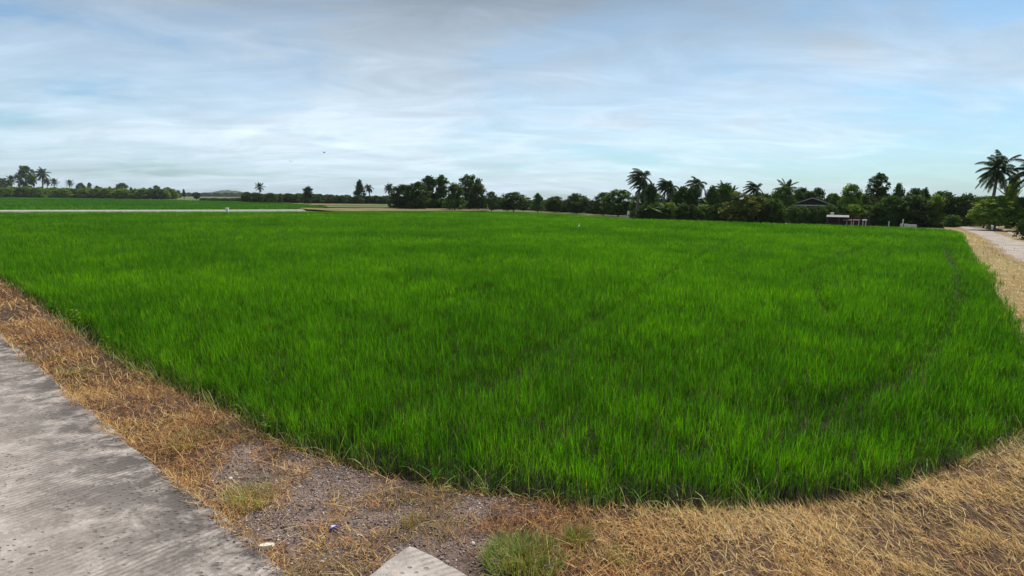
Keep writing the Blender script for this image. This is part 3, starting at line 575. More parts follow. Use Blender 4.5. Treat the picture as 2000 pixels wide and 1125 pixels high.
# ------------------------------------------------------------------ trees
def crown_mesh(name, seed, mat, shape, nclump, nleaf, leaf, cl_r):
    """unit crown (height 1, radius .5) built of leaf clumps; shape(t)->relative radius at height t"""
    r = np.random.default_rng(seed); cs = []
    while len(cs) < nclump:
        t = r.random(); rr = shape(t) * .5; a = r.random() * 6.28; q = rr * r.random() ** .45
        cs.append((q * math.cos(a), q * math.sin(a), t, .6 + .8 * r.random()))
    cs = np.array(cs); N = nclump * nleaf
    c = np.repeat(cs, nleaf, 0); off = r.normal(0, 1, (N, 3)); off /= np.linalg.norm(off, axis=1)[:, None]; off *= (r.random((N, 1)) ** .4) * cl_r * c[:, 3:4]
    off[:, 2] *= .7; P = c[:, :3] + off; ln = leaf * (.6 + .8 * r.random((N, 1)))
    nz = r.normal(0, 1, (N, 3)); nz[:, 2] += .8; nz /= np.linalg.norm(nz, axis=1)[:, None]
    a = np.cross(nz, r.normal(0, 1, (N, 3))); a /= np.linalg.norm(a, axis=1)[:, None]; b = np.cross(nz, a)
    V = np.stack([P - a * ln, P + b * ln * .5, P + a * ln, P - b * ln * .5], 1).reshape(-1, 3)
    ct = np.repeat(r.random(nclump), nleaf); tint = np.clip(.55 * ct + .45 * r.random(N), 0, 1)
    A = np.zeros((N, 4, 3)); A[:, :, 0] = tint[:, None]; A[:, :, 2] = (r.random(N) < .03)[:, None] * .6
    return mesh_np(name, V, [np.arange(4 * N).reshape(-1, 4)], mat, A.reshape(-1, 3))
def trunk_mesh(name, seed, mat, split=.35, top=.75, rad=.03, limbs=5, spread=.3):
    r = random.Random(seed); b = MB(); p = [(0, 0, -.02)]; x = y = 0
    for k in range(1, 5): x += r.uniform(-.015, .015); y += r.uniform(-.015, .015); p.append((x, y, top * k / 4))
    b.tube(p, [rad * 1.25, rad, rad * .8, rad * .55, rad * .2], 8)
    for k in range(limbs):
        z0 = split + (top - split) * k / limbs; a = k * 2.4 + r.random(); e = spread * r.uniform(.6, 1.1)
        b.tube([(0, 0, z0), (math.cos(a) * e * .5, math.sin(a) * e * .5, z0 + .10), (math.cos(a) * e, math.sin(a) * e, z0 + .24)], [rad * .5, rad * .35, rad * .12], 6)
    return b.mesh(name, mat)
sh_round = lambda t: max(.05, math.sqrt(max(0, 1 - (2 * t - 1) ** 2))) ** .8
sh_dome = lambda t: (min(1, .55 + t * 1.6) if t < .3 else math.sqrt(max(0.02, 1 - ((t - .3) / .72) ** 2)))
sh_cone = lambda t: max(.08, (1 - t) ** .7) * (1 if t > .12 else .6)
sh_wide = lambda t: .95 if t < .55 else max(.15, 1 - ((t - .55) / .5) ** 2)
def sh_lump(t): return max(.1, (.7 + .35 * math.sin(t * 9)) * (1 - t ** 4))
CR = {}
def crown(mat, shp, var):
    key = (mat, shp, var)
    if key not in CR:
        f = {'round': sh_round, 'dome': sh_dome, 'cone': sh_cone, 'wide': sh_wide, 'lump': sh_lump}[shp]
        CR[key] = crown_mesh('crown', hash((shp, var)) % 1000 if False else sum(map(ord, mat + shp)) * 7 + var, M[mat], f, 120, 40, .038, .12)
    return CR[key]
TR = [trunk_mesh('trunk', s, M['bark']) for s in range(3)]
def fit(px, by, ty, wpx, push=True):
    x, y = G(px, by); k = 0
    if push:
        while inpoly(np.array([[x, y]]), RICE)[0] or segdist(np.array([[x, y]]), RICE, True)[0] < .7:
            x *= 1.01; y *= 1.01; k += 1
            if k > 200: break
    d = dirv(px, ty); h = EYE + d[2] * (y / d[1]) + .13
    w = wpx / F * math.hypot(x, y) * (y / math.hypot(x, y)) * 1.0
    return x, y, h, w
var_i = [0]
def tree(name, px, by, ty, w, mat, shp, label, cat='tree', group=None, c0=.25, push=True):
    x, y, h, ww = fit(px, by, ty, w, push); var_i[0] += 1; v = var_i[0] % 3
    r = empty(name, (x, y, -.13)); tag(r, label, cat, group)
    tr_ = link('trunk', TR[v], r, (0, 0, 0), random.random() * 6.28, (h * .9, h * .9, h))
    cr_ = link('crown', crown(mat, shp, v), r, (0, 0, h * c0), random.random() * 6.28, (ww * 1.12, ww * 1.12, h * (1 - c0) * 1.0))
    return r
def palm_meshes(seed, nf, frl, lean, wind, droop, tr=.045, young=False):
    """unit-free: real metres for an 8 m palm"""
    r = random.Random(seed); H_ = 6.2; b = MB(); pts = []; 
    for k in range(9):
        t = k / 8; pts.append((lean * t ** 2, lean * .3 * t ** 1.5, H_ * t - .1))
    b.tube(pts, [.24 - .02 + (.05 if k == 0 else 0) - .10 * k / 8 for k in range(9)], 10); tmesh = b.mesh('trunk', M['palmbark'])
    top = Vector(pts[-1]); Vs = []; Fs = []; At = []
    for i in range(nf):
        a = i * 2.399 + r.uniform(-.2, .2); up0 = R(82) - R(135) * (i / nf) ** .9 + r.uniform(-.1, .1)
        L = frl * r.uniform(.8, 1.1) * (.85 if i < 3 else 1); p = top.copy(); d = Vector((math.cos(a) * math.cos(up0), math.sin(a) * math.cos(up0), math.sin(up0))); K = 18; tn = r.random() * .5 + (.3 if i > nf * .8 else 0)
        old = i > nf * .9
        for k in range(K):
            t = k / K; d = (d + Vector((wind * .075, 0, -droop * (.035 + .10 * t)))).normalized(); q = p + d * L / K
            side = d.cross(Vector((0, 0, 1))); side = side.normalized() if side.length > .05 else Vector((1, 0, 0)); upv = side.cross(d)
            w = .035 * (1 - t) + .012; o = len(Vs); Vs += [p - side * w, p + side * w, q + side * w * .9, q - side * w * .9]; Fs.append((o, o + 1, o + 2, o + 3)); At += [(.9, 0, .5)] * 4
            ll = frl * .27 * math.sin(math.pi * min(1, (.12 + t * .86))) ** .6
            for s in (-1, 1):
                for m_ in (0, .5):
                    if t < .08: continue
                    base = p + d * (L / K) * m_; dirn = (side * s * .75 + d * .55 - Vector((0, 0, .45 + .25 * r.random())) + upv * .12).normalized() * ll * r.uniform(.8, 1.1)
                    wv = d * .040; o = len(Vs); mid = base + dirn * .5 + Vector((0, 0, .03 * ll)); tip = base + dirn - Vector((0, 0, .15 * ll))
                    Vs += [base - wv * .6, base + wv * .6, mid + wv, mid - wv, tip]; Fs.append((o, o + 1, o + 2, o + 3)); Fs.append((o + 3, o + 2, o + 4)); tt = min(1, tn + .3 * r.random()); At += [(tt, 0, .7 if old else 0)] * 5
            p = q
    me = bpy.data.meshes.new('crown'); me.from_pydata([tuple(v) for v in Vs], [], Fs); at = me.attributes.new('cv', 'FLOAT_VECTOR', 'POINT'); at.data.foreach_set('vector', np.array(At, np.float32).ravel()); me.materials.append(M['palm'])
    # coconuts cluster
    n = MB()
    for k in range(9):
        a = k * .7; c = top + Vector((.26 * math.cos(a), .26 * math.sin(a), -.25 - .1 * (k % 3)))
        n.tube([c + Vector((0, 0, -.13)), c + Vector((0, 0, -.09)), c, c + Vector((0, 0, .09)), c + Vector((0, 0, .13))], [.03, .09, .12, .09, .03], 7)
    return tmesh, me, n.mesh('coconuts', M['olive'])
PALMS = {'full': palm_meshes(1, 28, 2.5, .25, -.3, 1.0), 'wind': palm_meshes(2, 22, 2.4, .5, -1.0, 1.0), 'ragged': palm_meshes(3, 20, 2.4, -.3, -.6, 1.4), 'star': palm_meshes(4, 20, 2.2, .1, 0, .55)}
def palm(px, by, ty, kind, label, sx=1.0, push=True, rz=0.0, group=None):
    x, y, h, _ = fit(px, by, ty, 10, push); s = h / 8.2
    r = empty('coconut_palm', (x, y, -.13), rz); tag(r, label, 'palm tree', group)
    for nme, me in zip(('trunk', 'crown', 'coconuts'), PALMS[kind]): link(nme, me, r, sc=(s * sx, s * sx, s))
    return r
def banana_meshes(seed):
    r = random.Random(seed); b = MB(); b.tube([(0, 0, -.1), (.02, 0, .8), (.0, .02, 1.5)], [.13, .10, .06], 8); st = b.mesh('stem', M['banana'])
    Vs = []; Fs = []; At = []
    for i in range(9):
        a = i * 2.4 + r.random() * .4; up0 = R(78) - R(45) * i / 9; L = r.uniform(1.4, 1.9); p = Vector((0, 0, 1.35 + .02 * i)); d = Vector((math.cos(a) * math.cos(up0), math.sin(a) * math.cos(up0), math.sin(up0))); K = 9; tn = r.random()
        prev = None
        for k in range(K + 1):
            t = k / K; side = d.cross(Vector((0, 0, 1))).normalized(); w = .28 * math.sin(math.pi * min(1, .06 + t * .94)) ** .6 * (0 if t < .15 else 1) + .02
            o = len(Vs); Vs += [p - side * w - Vector((0, 0, w * .35)), p + Vector((0, 0, 0)), p + side * w - Vector((0, 0, w * .35))]; At += [(tn, 0, 0)] * 3
            if prev is not None and r.random() > .07: Fs += [(prev, prev + 1, o + 1, o), (prev + 1, prev + 2, o + 2, o + 1)]
            prev = o; d = (d + Vector((0, 0, -.20))).normalized(); p = p + d * L / K
    me = bpy.data.meshes.new('leaves'); me.from_pydata([tuple(v) for v in Vs], [], Fs); at = me.attributes.new('cv', 'FLOAT_VECTOR', 'POINT'); at.data.foreach_set('vector', np.array(At, np.float32).ravel()); me.materials.append(M['banana'])
    return st, me
BAN = [banana_meshes(s) for s in (5, 6)]
def banana(px, by, ty, label, group):
    x, y, h, _ = fit(px, by, ty, 10); s = h / 2.6; r = empty('banana_plant', (x, y, -.13), random.random() * 6); tag(r, label, 'banana plant', group)
    st, lv = random.choice(BAN); link('stem', st, r, sc=(s, s, s)); link('leaves', lv, r, sc=(s, s, s))
def bush(px, by, ty, w, mat, label, group=None, shp='dome', push=True, c0=.02):
    return tree('shrub', px, by, ty, w, mat, shp, label, 'shrub', group, c0, push)

# --- far left
hz = [(8, 386, 349, 26, 'dark', 'round', 'dark round tree at the far left edge behind the hedge'), (53, 386, 326, 27, 'mid', 'round', 'tallest rounded tree of the far left cluster beside the palms'),
      (160, 386, 358, 14, 'dark', 'wide', 'small flat-topped tree above the hedge right of the far left palms'), (177, 386, 357, 9, 'dark', 'lump', 'narrow little tree just right of the small flat-topped tree'),
      (240, 387, 358, 22, 'mid', 'dome', 'rounded tree rising above the middle of the long hedge'), (307, 388, 363, 14, 'dark', 'dome', 'small dark tree near the right end of the long hedge'),
      (328, 388, 366, 13, 'dark', 'round', 'open-crowned tree at the right end of the long hedge'), (360, 388, 370, 7, 'dark', 'cone', 'thin pointed tree standing alone right of the long hedge'),
      (384, 391, 376, 14, 'dark', 'round', 'low dark tree standing alone in front of the pale field')]
for px, by, ty, w, m_, s_, lab in hz: tree('broadleaf_tree', px, by - (3.2 if px < 340 else 0), ty, w, m_, s_, lab)
for px, ty, k, lab in [(25, 340, 'star', 'short palm leftmost in the far left cluster'), (69, 337, 'ragged', 'ragged palm between the tallest round tree and the tall slim palm'), (85, 325, 'full', 'tall slim palm of the far left cluster with the highest crown'),
                       (93, 344, 'wind', 'lower windblown palm just right of the tall slim palm'), (108, 346, 'star', 'thin sparse palm at the right end of the far left cluster'), (138, 349, 'star', 'small palm standing apart right of the far left cluster')]:
    palm(px, 382.6, ty, k, lab)
for k in range(44):
    px = -6 + k * 8 + random.uniform(-3, 3); f = k / 44
    bush(px, 384.3 + 4.5 * f + random.uniform(-.3, .3), 365.5 + 5 * f + random.uniform(-1, 2), random.uniform(20, 28), random.choice(['light', 'light', 'light', 'mid']), 'dense green shrub in the long hedge beyond the left far field', 'shrubs of the long left hedge', push=False)
for k in range(16):
    px = 150 + k * 13 + random.uniform(-4, 4)
    bush(px, 383 + k * .2, 364 + k * .5 + random.uniform(-2.5, 1.5), random.uniform(8, 14), 'dark', 'dark treetop rising just behind the long left hedge', 'dark trees behind the long left hedge', 'lump', push=False)
for k in range(26):
    px = 338 + k * 6 + random.uniform(-2, 2)
    bush(px, 383.5 + k * .04, 376.5 + random.uniform(-1, 2), random.uniform(8, 14), 'dark', 'tiny dark tree on the skyline left of the lone palm', 'tiny skyline trees', push=False)
for k in range(14):
    px = 395 + k * 6.5
    bush(px, 392.5 + random.uniform(-.4, .4), 387 + random.uniform(-1, 1), random.uniform(9, 13), 'mid', 'low green shrub along the front of the pale strip', 'low shrubs before the pale strip', push=False)
# --- left middle hedge with lone palm
palm(508, 396, 354, 'star', 'lone palm rising from the low hedge left of centre')
tree('broadleaf_tree', 602, 399, 366, 30, 'dark', 'lump', 'dark lone tree standing forward of the low hedge', c0=.1)
for k in range(46):
    px = 482 + k * 7.2 + random.uniform(-3, 3); f = k / 46
    bush(px, 396 + 3 * f + random.uniform(-.5, .5), 378 + 6 * min(1, f * 1.6) + random.uniform(-2.5, 1.5), random.uniform(17, 25), random.choice(['dark', 'mid', 'dark', 'dark', 'olive']), 'dark green shrub in the low hedge left of the central grove', 'shrubs of the low middle hedge', push=False)
tree('conical_tree', 703, 398, 354, 25, 'dark', 'cone', 'tall pointed dark tree left of the two hanging palms', c0=.12)
palm(723, 398, 355, 'ragged', 'drooping palm touching the tall pointed tree', 1.15)
palm(760, 401, 355, 'full', 'palm with a clear trunk left of the central grove', 1.0)
# --- central grove
cg = [(790, 408, 363, 48, 'dark', 'dome', 'low spreading tree at the left end of the central grove'), (815, 409, 358, 50, 'dark', 'dome', 'rounded dark tree second from left in the central grove'),
      (838, 408, 345, 38, 'dark', 'lump', 'tall tree with feathery top left of centre in the grove'), (862, 408, 345, 40, 'mid', 'lump', 'tall tree with a spiky right top in the central grove'),
      (888, 411, 361, 44, 'mid', 'lump', 'pale yellow-green tree in front of the central grove'), (917, 409, 344, 46, 'dark', 'round', 'tallest round-topped tree right in the central grove'),
      (934, 410, 362, 32, 'dark', 'dome', 'dark tree closing the right end of the central grove'), (960, 411, 376, 20, 'mid', 'round', 'small upright tree just right of the central grove'),
      (1003, 412, 377, 54, 'dark', 'wide', 'broad flat-topped dark tree right of the central grove'), (1050, 413, 379, 24, 'mid', 'lump', 'upright open tree right of the broad flat-topped tree'),
      (1083, 414, 385, 38, 'dark', 'round', 'low rounded tree between two taller dark trees'), (1126, 416, 380, 46, 'dark', 'dome', 'dark dome-shaped tree in the middle of the low row'),
      (1178, 419, 378, 38, 'dark', 'dome', 'dark tree left of the big tree beside the tall palm'), (1207, 421, 373, 56, 'mid', 'dome', 'large leafy tree directly left of the tall leaning palm')]
for px, by, ty, w, m_, s_, lab in cg: tree('broadleaf_tree', px, by, ty, w, m_, s_, lab, c0=.12)
for k in range(58):
    px = 775 + k * 8.3 + random.uniform(-4, 4); by = 408 + max(0, (px - 1000)) * .052
    bush(px, by + random.uniform(-1, 0), by - random.uniform(14, 24), random.uniform(18, 28), random.choice(['dark', 'dark', 'mid', 'dark']), 'low dark shrub filling beneath the central row of trees', 'shrubs under the central trees')
# --- right grove
pal = [(1243, 424, 317, 'wind', 'tallest palm with pale leaning trunk at the left end of the right grove', 1.15), (1259, 424, 343, 'ragged', 'dense shorter palm right beside the tallest palm', 1.25), (1293, 425, 339, 'wind', 'windblown palm second cluster from left in the right grove', 1.0),
       (1309, 425, 346, 'ragged', 'shaggy palm touching the right of the windblown palm', 1.1), (1360, 426, 336, 'ragged', 'pointed palm with hanging dry fronds in the right grove', 1.2), (1405, 427, 351, 'full', 'palm showing above green crowns right of the pointed palm', 1.0),
       (1427, 424, 357, 'star', 'thin small palm behind the right grove', .7), (1465, 428, 345, 'wind', 'dark palm bending left over the olive bushes', 1.1), (1530, 429, 344, 'star', 'star-shaped palm top above the round tree left of the house', 1.1)]
for px, by, ty, k, lab, sx in pal: palm(px, by, ty, k, lab, sx)
rg = [(1268, 428, 362, 34, 'dark', 'lump', 'dark tree filling behind the two leftmost right-grove palms'), (1330, 428, 368, 40, 'dark', 'dome', 'dark rounded tree between the shaggy palm and the pointed palm'), (1352, 429, 366, 36, 'dark', 'lump', 'dark tree wrapped around the pointed palm'),
      (1388, 430, 366, 34, 'mid', 'lump', 'green tree right of the pointed palm'), (1412, 430, 362, 34, 'mid', 'dome', 'leafy green tree under the palm above green crowns'), (1442, 433, 378, 62, 'olive', 'dome', 'large olive bush under the bending dark palm'), (1482, 433, 385, 44, 'olive', 'dome', 'olive bush right of the large olive bush'),
      (1508, 434, 390, 36, 'mid', 'dome', 'bright green bush left of the house'), (1526, 430, 366, 40, 'mid', 'round', 'round tree below the star-shaped palm'), (1562, 426, 370, 36, 'dark', 'wide', 'dark tree behind the left half of the house'), (1592, 426, 369, 38, 'dark', 'lump', 'dark tree behind the right half of the house'),
      (1626, 431, 382, 20, 'mid', 'dome', 'green tree touching the right side of the house'), (1655, 434, 362, 38, 'light', 'dome', 'pale rounded tree right of the house'), (1680, 434, 383, 36, 'dark', 'dome', 'dark low tree between the pale rounded tree and the tall column tree'),
      (1748, 434, 362, 28, 'mid', 'lump', 'open bluish tree right of the tall column tree'), (1780, 435, 371, 34, 'dark', 'wide', 'flat dark tree left in the pair right of the open tree'), (1798, 435, 371, 26, 'dark', 'wide', 'flat dark tree right in the pair right of the open tree'),
      (1735, 438, 386, 46, 'mid', 'dome', 'bushy green tree in front of the tall column tree'), (1778, 439, 384, 60, 'dark', 'dome', 'broad dark tree in front of the flat-topped pair'), (1822, 440, 384, 40, 'light', 'lump', 'sunlit yellow-green tree left of the dark right mass'),
      (1845, 440, 384, 40, 'dark', 'dome', 'dark tree under the small spiky palm'), (1878, 441, 384, 50, 'dark', 'dome', 'dark spreading tree shading the end of the dirt road'), (1906, 441, 392, 44, 'rust', 'dome', 'rusty brown-leaved tree where the dirt road ends')]
for px, by, ty, w, m_, s_, lab in rg: tree('broadleaf_tree', px, by + 1, ty, w, m_, s_, lab, c0=.10)
tree('column_tree', 1708, 433, 340, 36, 'dark', 'wide', 'tall dark column-shaped tree standing above the right grove', c0=.55)
palm(1845, 438, 370, 'star', 'small spiky palm above the dark trees near the dirt road', .8)
palm(1884, 438, 372, 'star', 'low palm left of the big right palm', .8)
palm(1930, 449, 290, 'full', 'big tall palm beside the dirt road at the right', .88)
palm(2001, 452, 292, 'wind', 'tall palm cut by the right edge of the picture', 1.1, rz=.4)
tree('broadleaf_tree', 1966, 446, 343, 34, 'light', 'lump', 'pale slender tree between the two tall right palms', c0=.2)
tree('broadleaf_tree', 1941, 451, 386, 74, 'light', 'dome', 'bright green spreading tree below the big right palm', c0=.22)
tree('broadleaf_tree', 1992, 452, 388, 56, 'mid', 'dome', 'green tree at the right edge below the cut palm', c0=.18)
tree('broadleaf_tree', 1920, 446, 395, 40, 'mid', 'dome', 'dull green tree left of the big palm trunk', c0=.25)
bush(1858, 444, 421, 28, 'mid', 'rounded pale bush at the right end of the rice beside the dirt road')
bush(1878, 443, 424, 16, 'olive', 'small olive bush where the dirt road meets the rice')
bush(2010, 470, 425, 40, 'dark', 'dark bush cut by the right edge beyond the dirt road')
for px, ty, m_ in [(1285, 398, 'x')]: pass
for k, px in enumerate([1272, 1284, 1296, 1308, 1322, 1334, 1347, 1358, 1372, 1386]):
    banana(px, 430, random.uniform(388, 404), 'pale green banana plant in the row at the foot of the right grove palms', 'banana plants below the palms')
for k in range(44):
    px = 1252 + k * 14.2 + random.uniform(-4, 4); by = 429 + (px - 1250) * .020
    if 1535 < px < 1640: continue
    bush(px, by, by - random.uniform(20, 36) , random.uniform(26, 38), random.choice(['dark', 'mid', 'dark', 'mid', 'light']), 'leafy shrub in the dense undergrowth of the right grove', 'undergrowth shrubs of the right grove')
for k in range(30):
    px = 1262 + k * 21 + random.uniform(-6, 6); by = 423 + (px - 1250) * .016
    tree('broadleaf_tree', px, by, 379 + random.uniform(-4, 10), random.uniform(34, 50), random.choice(['dark', 'mid', 'dark']), random.choice(['dome', 'lump']), 'background tree filling behind the front row of the right grove', 'tree', 'background trees of the right grove', .1)
for k in range(12):
    px = 1895 + k * 16 + random.uniform(-5, 5)
    tree('broadleaf_tree', px, 437 + k * .4, 392 + random.uniform(-6, 8), random.uniform(40, 56), random.choice(['dark', 'mid', 'dark']), 'dome', 'background tree behind the right edge palms', 'tree', 'background trees behind the right palms', .05)

# ------------------------------------------------------------------ house, shed and small things by the far edge
def place(px, by, push=True):
    x, y, _, _ = fit(px, by, by - 5, 5, push); return x, y
x, y = G(1583, 432.5); hd = math.hypot(x, y); face = math.atan2(x, y)
def zat(px, py, y): d = dirv(px, py); return EYE + d[2] * y / d[1]
r = empty('house', (x, y, -.14), -face); tag(r, 'low gabled house with pale roof edges half hidden in the trees', 'house')
ze = zat(1583, 401, y) + .14; zr = zat(1583, 387, y) + .14; hw = 37 / F * y
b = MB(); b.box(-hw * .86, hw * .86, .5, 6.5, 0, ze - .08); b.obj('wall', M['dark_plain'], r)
b = MB()
for s in (-1, 1):
    b.add([(0, -.2, zr), (s * hw, -.2, ze), (s * hw, 7, ze), (0, 7, zr), (0, -.2, zr + .05), (s * hw, -.2, ze + .05), (s * hw, 7, ze + .05), (0, 7, zr + .05)], [(0, 1, 2, 3), (4, 7, 6, 5), (0, 4, 5, 1), (1, 5, 6, 2), (2, 6, 7, 3)])
rf = b.obj('roof', M['roofmetal'], r)
b = MB()
for s in (-1, 1): b.add([(0, -.26, zr + .08), (s * hw * 1.03, -.26, ze + .06), (s * hw * 1.03, -.26, ze - .03), (0, -.26, zr - .02), (0, -.22, zr + .08), (s * hw * 1.03, -.22, ze + .06), (s * hw * 1.03, -.22, ze - .03), (0, -.22, zr - .02)], [(0, 1, 2, 3), (4, 7, 6, 5), (0, 4, 5, 1), (3, 2, 6, 7), (1, 5, 6, 2)])
b.obj('bargeboard', M['boards'], rf)
b = MB(); b.box(-hw * .98, hw * 1.04, -.18, -.1, ze - .10, ze + .07); b.obj('fascia', M['boards'], r)
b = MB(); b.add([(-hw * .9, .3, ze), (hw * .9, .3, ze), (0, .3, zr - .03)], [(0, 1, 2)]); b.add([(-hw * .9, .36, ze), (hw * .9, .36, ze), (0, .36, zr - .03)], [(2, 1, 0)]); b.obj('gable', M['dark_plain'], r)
for s in (-.85, -.3, .3, .85):
    b = MB(); b.box(hw * s - .05, hw * s + .05, -.1, 0, 0, ze - .1); b.obj('post', M['conc'], r)
b = MB(); b.box(-.5, .0, .46, .5, 0.2, ze - .3); b.obj('door', M['darkwood'], r)
b = MB(); b.box(.5, 1.2, .46, .5, .7, ze - .35); b.obj('window', M['paleblue'], r)
# shed
x, y = place(1634, 445); face = math.atan2(x, y); r = empty('open_shed', (x, y, -.13), -face); tag(r, 'tiny open shed with a grey sheet roof and dark red back wall', 'shed')
zt = zat(1634, 424, y) + .13; hw = 19 / F * y
b = MB(); b.add([(-hw, -.4, zt - .03), (hw, -.4, zt - .03), (hw, 1.3, zt + .14), (-hw, 1.3, zt + .14), (-hw, -.4, zt + .02), (hw, -.4, zt + .02), (hw, 1.3, zt + .19), (-hw, 1.3, zt + .19)], [(3, 2, 1, 0), (4, 5, 6, 7), (0, 1, 5, 4), (1, 2, 6, 5), (2, 3, 7, 6), (3, 0, 4, 7)]); b.obj('roof', M['roofmetal'], r)
for sx in (-.9, .15, .9):
    b = MB(); b.box(hw * sx - .035, hw * sx + .035, -.3, -.23, 0, zt - .03); b.obj('post', M['bark'], r)
b = MB(); b.box(-hw * .95, hw * 2.9, 1.2, 1.26, 0, zt + .0); b.obj('back_wall', M['redwood'], r)
for k_, (px, ty, w_) in enumerate([(1548, 404, 30), (1566, 405, 26), (1583, 406, 26), (1600, 404, 28), (1618, 402, 30), (1634, 403, 26), (1668, 404, 30), (1690, 402, 30)]):
    bush(px, 437, ty + 0, w_, ['mid', 'mid', 'dark', 'mid', 'mid', 'dark', 'mid', 'mid'][k_], 'leafy bush in the row directly in front of the low house', 'bushes in front of the house')
# pole white dish above the shed: a plain white box on a pole, no lamp
x, y = place(1640, 443); r = empty('white_box_on_pole', (x, y + 1.6, -.13)); r.name = 'dish_pole'; tag(r, 'short pole with a white box head rising behind the open shed', 'pole')
zt = zat(1640, 417.5, y + 1.6) + .13; b = MB(); b.tube([(0, 0, 0), (0, 0, zt - .1)], .025, 8); b.obj('pole', M['bark'], r); b = MB(); b.box(-.15, .15, -.08, .08, zt - .12, zt + .12, .03); b.obj('head', M['white'], r)
def table(px, w, lab, top_mat, legs):
    x, y = place(px, 446); r = empty('small_table', (x, y, -.13), -math.atan2(x, y)); tag(r, lab, 'table', 'pale tables right of the open shed')
    zt = zat(px, 429, y) + .13; hw = w / F * y / 2
    b = MB(); b.box(-hw, hw, -.25, .25, zt - .10, zt, .015); b.obj('tabletop', top_mat, r)
    for lx in legs:
        b = MB(); b.box(hw * lx - .04, hw * lx + .04, -.05, .05, 0, zt - .10); b.obj('leg', M['conc'], r)
table(1654, 16, 'faded pink table closest to the open shed', M['pink'], (-.1, .8)); table(1671, 12, 'faded pink table with a thick left leg, middle of three', M['pink'], (-.75, .7)); table(1687, 8, 'narrow white table farthest right of the three', M['white'], (-.6, .6))
for px, ty, lab in [(1735, 432, 'thin pale post left of the taller pale post under the dark trees'), (1762, 428, 'taller thin pale post under the broad dark tree')]:
    x, y = place(px, 446); zt = zat(px, ty, y) + .13; b = MB(); b.box(-.04, .04, -.04, .04, 0, zt, .008); tag(b.obj('fence_post', M['conc'], loc=(x, y, -.13)), lab, 'post', 'thin posts along the far edge')
for px, w, ty, lab in [(1760, 5, 437, 'squat white concrete block beside the taller pale post'), (1769, 7, 437.5, 'small pale block between the squat block and the long slab'), (1781, 14, 438.8, 'long low pale slab lying on the far edge of the rice')]:
    x, y = place(px, 447); zt = zat(px, ty, y) + .13; hw = w / F * y / 2; b = MB(); b.box(-hw, hw, -.15, .15, 0, zt, .02); tag(b.obj('concrete_block', M['conc'], loc=(x, y, -.13), rz=-.6), lab, 'block', 'pale blocks on the far edge')
x, y = place(1227, 425); zt = zat(1227, 411.5, y) + .13; b = MB(); b.tube([(0, 0, 0), (0, 0, zt * .3), (0, 0, zt * .8), (0, 0, zt)], [.15, .18, .18, .10], 12)
tag(b.obj('water_jar', M['white'], loc=(x, y, -.13)), 'small white jar in the dark shade left of the tallest palm', 'jar')
x, y = place(953, 410); zt = zat(953, 398.5, y) + .13; b = MB(); b.box(-.22, .22, -.1, .1, 0, zt, .03)
tag(b.obj('milestone', M['white'], loc=(x, y, -.13)), 'upright white marker stone right of the central grove', 'marker')
x, y = place(800, 408); zt = zat(800, 397, y) + .13; r = empty('pump_house', (x, y, -.13), .5); tag(r, 'tiny pale pump hut at the foot of the central grove', 'hut')
b = MB(); b.box(-.7, .7, -.4, .4, 0, zt - .1); b.obj('wall', M['conc'], r); b = MB(); b.add([(-.8, -.5, zt - .12), (.8, -.5, zt - .12), (.8, .5, zt - .02), (-.8, .5, zt - .02), (-.8, -.5, zt - .06), (.8, -.5, zt - .06), (.8, .5, zt + .04), (-.8, .5, zt + .04)], [(3, 2, 1, 0), (4, 5, 6, 7), (0, 1, 5, 4), (1, 2, 6, 5), (2, 3, 7, 6), (3, 0, 4, 7)]); b.obj('roof', M['roofmetal'], r)
b = MB(); b.box(-.2, .15, -.43, -.40, 0, zt - .25); b.obj('door', M['darkwood'], r)
x, y = G(1930, 448); b = MB(); b.tube([(-.05, 0, .22), (.0, 0, .22), (.45, 0, .24), (.5, 0, .24)], [.12, .17, .26, .24], 16)
tag(b.obj('plastic_basin', M['paleblue'], loc=(x, y, -.05), rz=.5), 'pale blue plastic basin lying on its side beside the big palm trunk', 'basin')
xa, ya = G(1947, 452); xb, yb = G(1965, 455); b = MB(); b.tube([(0, 0, 0), ((xb - xa) * .5, (yb - ya) * .5, .03), (xb - xa, yb - ya, .0)], [.14, .12, .10], 10)
tag(b.obj('fallen_log', M['bark'], loc=(xa, ya, .12)), 'dark fallen log on the dry grass right of the big palm', 'log')

# birds
def bird(px, py, dist, s, rz, label):
    d = dirv(px, py); d = d / np.linalg.norm(d) * dist; b = MB()
    b.tube([(0, -.16, 0), (0, -.12, .01), (0, -.05, 0), (0, .05, 0), (0, .12, 0), (0, .17, 0)], [.008, .025, .04, .045, .025, .012], 8)
    for sd_ in (-1, 1):
        b.add([(sd_ * .03, -.05, .02), (sd_ * .03, .06, .02), (sd_ * .17, .03, .09), (sd_ * .17, -.06, .09), (sd_ * .33, -.02, .05), (sd_ * .03, -.05, .028), (sd_ * .03, .06, .028), (sd_ * .17, .03, .098), (sd_ * .17, -.06, .098)], [(0, 1, 2, 3), (3, 2, 4), (5, 8, 7, 6), (8, 4, 7)])
    o = b.obj('bird', M['darkfeather'], loc=(d[0], d[1], EYE + d[2]), rz=rz, sc=(s, s, s)); tag(o, label, 'bird', 'birds in flight')
bird(568, 315.5, 65, 1.0, .5, 'dark bird in flight, lower left one of the two'); bird(633, 298, 70, 1.0, -.4, 'dark bird in flight, upper right one of the two')
x, y = G(1131, 443, .3); r = empty('egret', (x, y, .10), -.4); r.scale = (.55, .55, .55); tag(r, 'white egret standing in the rice', 'egret')
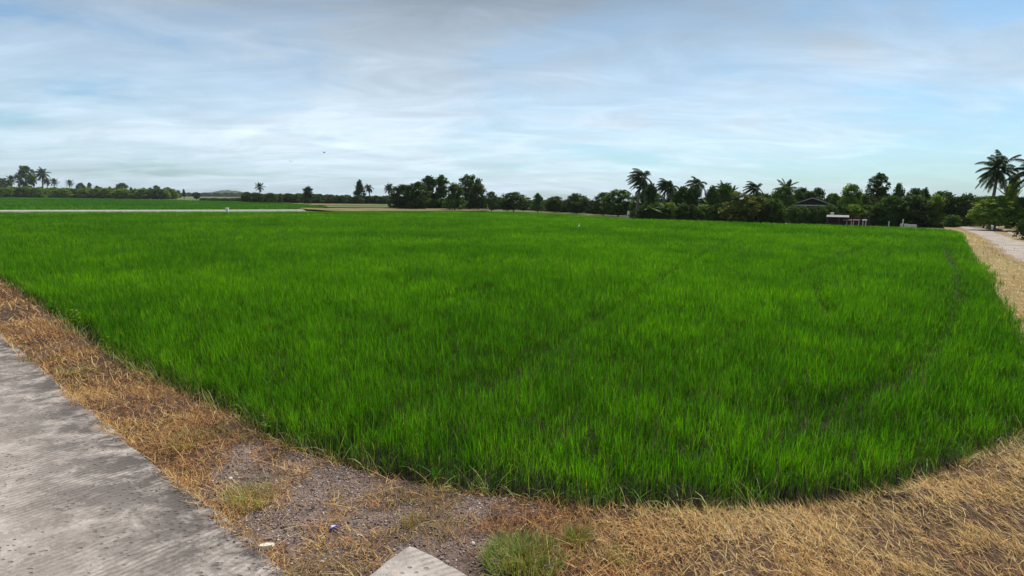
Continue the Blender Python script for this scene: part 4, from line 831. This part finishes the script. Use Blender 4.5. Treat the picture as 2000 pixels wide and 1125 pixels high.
b = MB(); b.tube([(0, -.26, .36), (0, -.2, .42), (0, -.05, .50), (0, .08, .52), (0, .13, .62), (0, .09, .72), (0, .11, .82), (0, .17, .85), (0, .20, .845)], [.015, .06, .095, .07, .033, .026, .026, .034, .012], 10); b.obj('body', M['feather'], r, smooth=True)
b = MB(); b.tube([(0, .195, .845), (0, .29, .83)], [.012, .002], 6); b.obj('beak', M['beak'], r)
for s in (-.03, .03):
    b = MB(); b.tube([(s, .0, 0), (s, .01, .22), (s, -.02, .46)], [.008, .009, .012], 6); b.obj('leg', M['darkwood'], r)

# far blue hills
M['hill'] = soilmat('far wooded hill', (0.03, 0.055, 0.03), (0.04, 0.07, 0.04), (0.05, 0.085, 0.05), 0.3, 0.02)
def hill(pxs, dist):
    Vs = []; n = len(pxs)
    for (px, ty) in pxs:
        d = dirv(px, ty); t = dist / d[1]; x = d[0] * t; z = EYE + d[2] * t; Vs += [(x, dist - 120, -2), (x, dist - 40, z * .7), (x, dist, z), (x, dist + 120, -2)]
    q = [(4 * i + k, 4 * i + 4 + k, 4 * i + 5 + k, 4 * i + 1 + k) for i in range(n - 1) for k in range(3)]
    return mesh_np('hills', Vs, [np.array(q)], M['hill'], smooth=True)
prof = [(300, 380)] + [(415 + 4 * k, 380 - 7.5 * max(0, math.sin((k + 1) / 17 * math.pi)) ** .6 + random.choice((-1.6, -.2, .8, 1.4))) for k in range(16)] + [(560, 382)]
tag(link('hills', hill(prof, 1500)), kind='structure')

# ------------------------------------------------------------------ air
HAZE = 0.00012
if HAZE:
    m, t, o = newmat('air'); pv = t.nodes.new('ShaderNodeVolumePrincipled'); pv.inputs['Color'].default_value = (0.80, 0.88, 1.0, 1); pv.inputs['Density'].default_value = HAZE; pv.inputs['Anisotropy'].default_value = 0.0
    t.links.new(pv.outputs[0], o.inputs['Volume']); b = MB(); b.box(-1600, 1600, -60, 1800, -3.2, 30); ho = b.obj('haze', m); tag(ho, kind='stuff'); ho.display_type = 'WIRE'
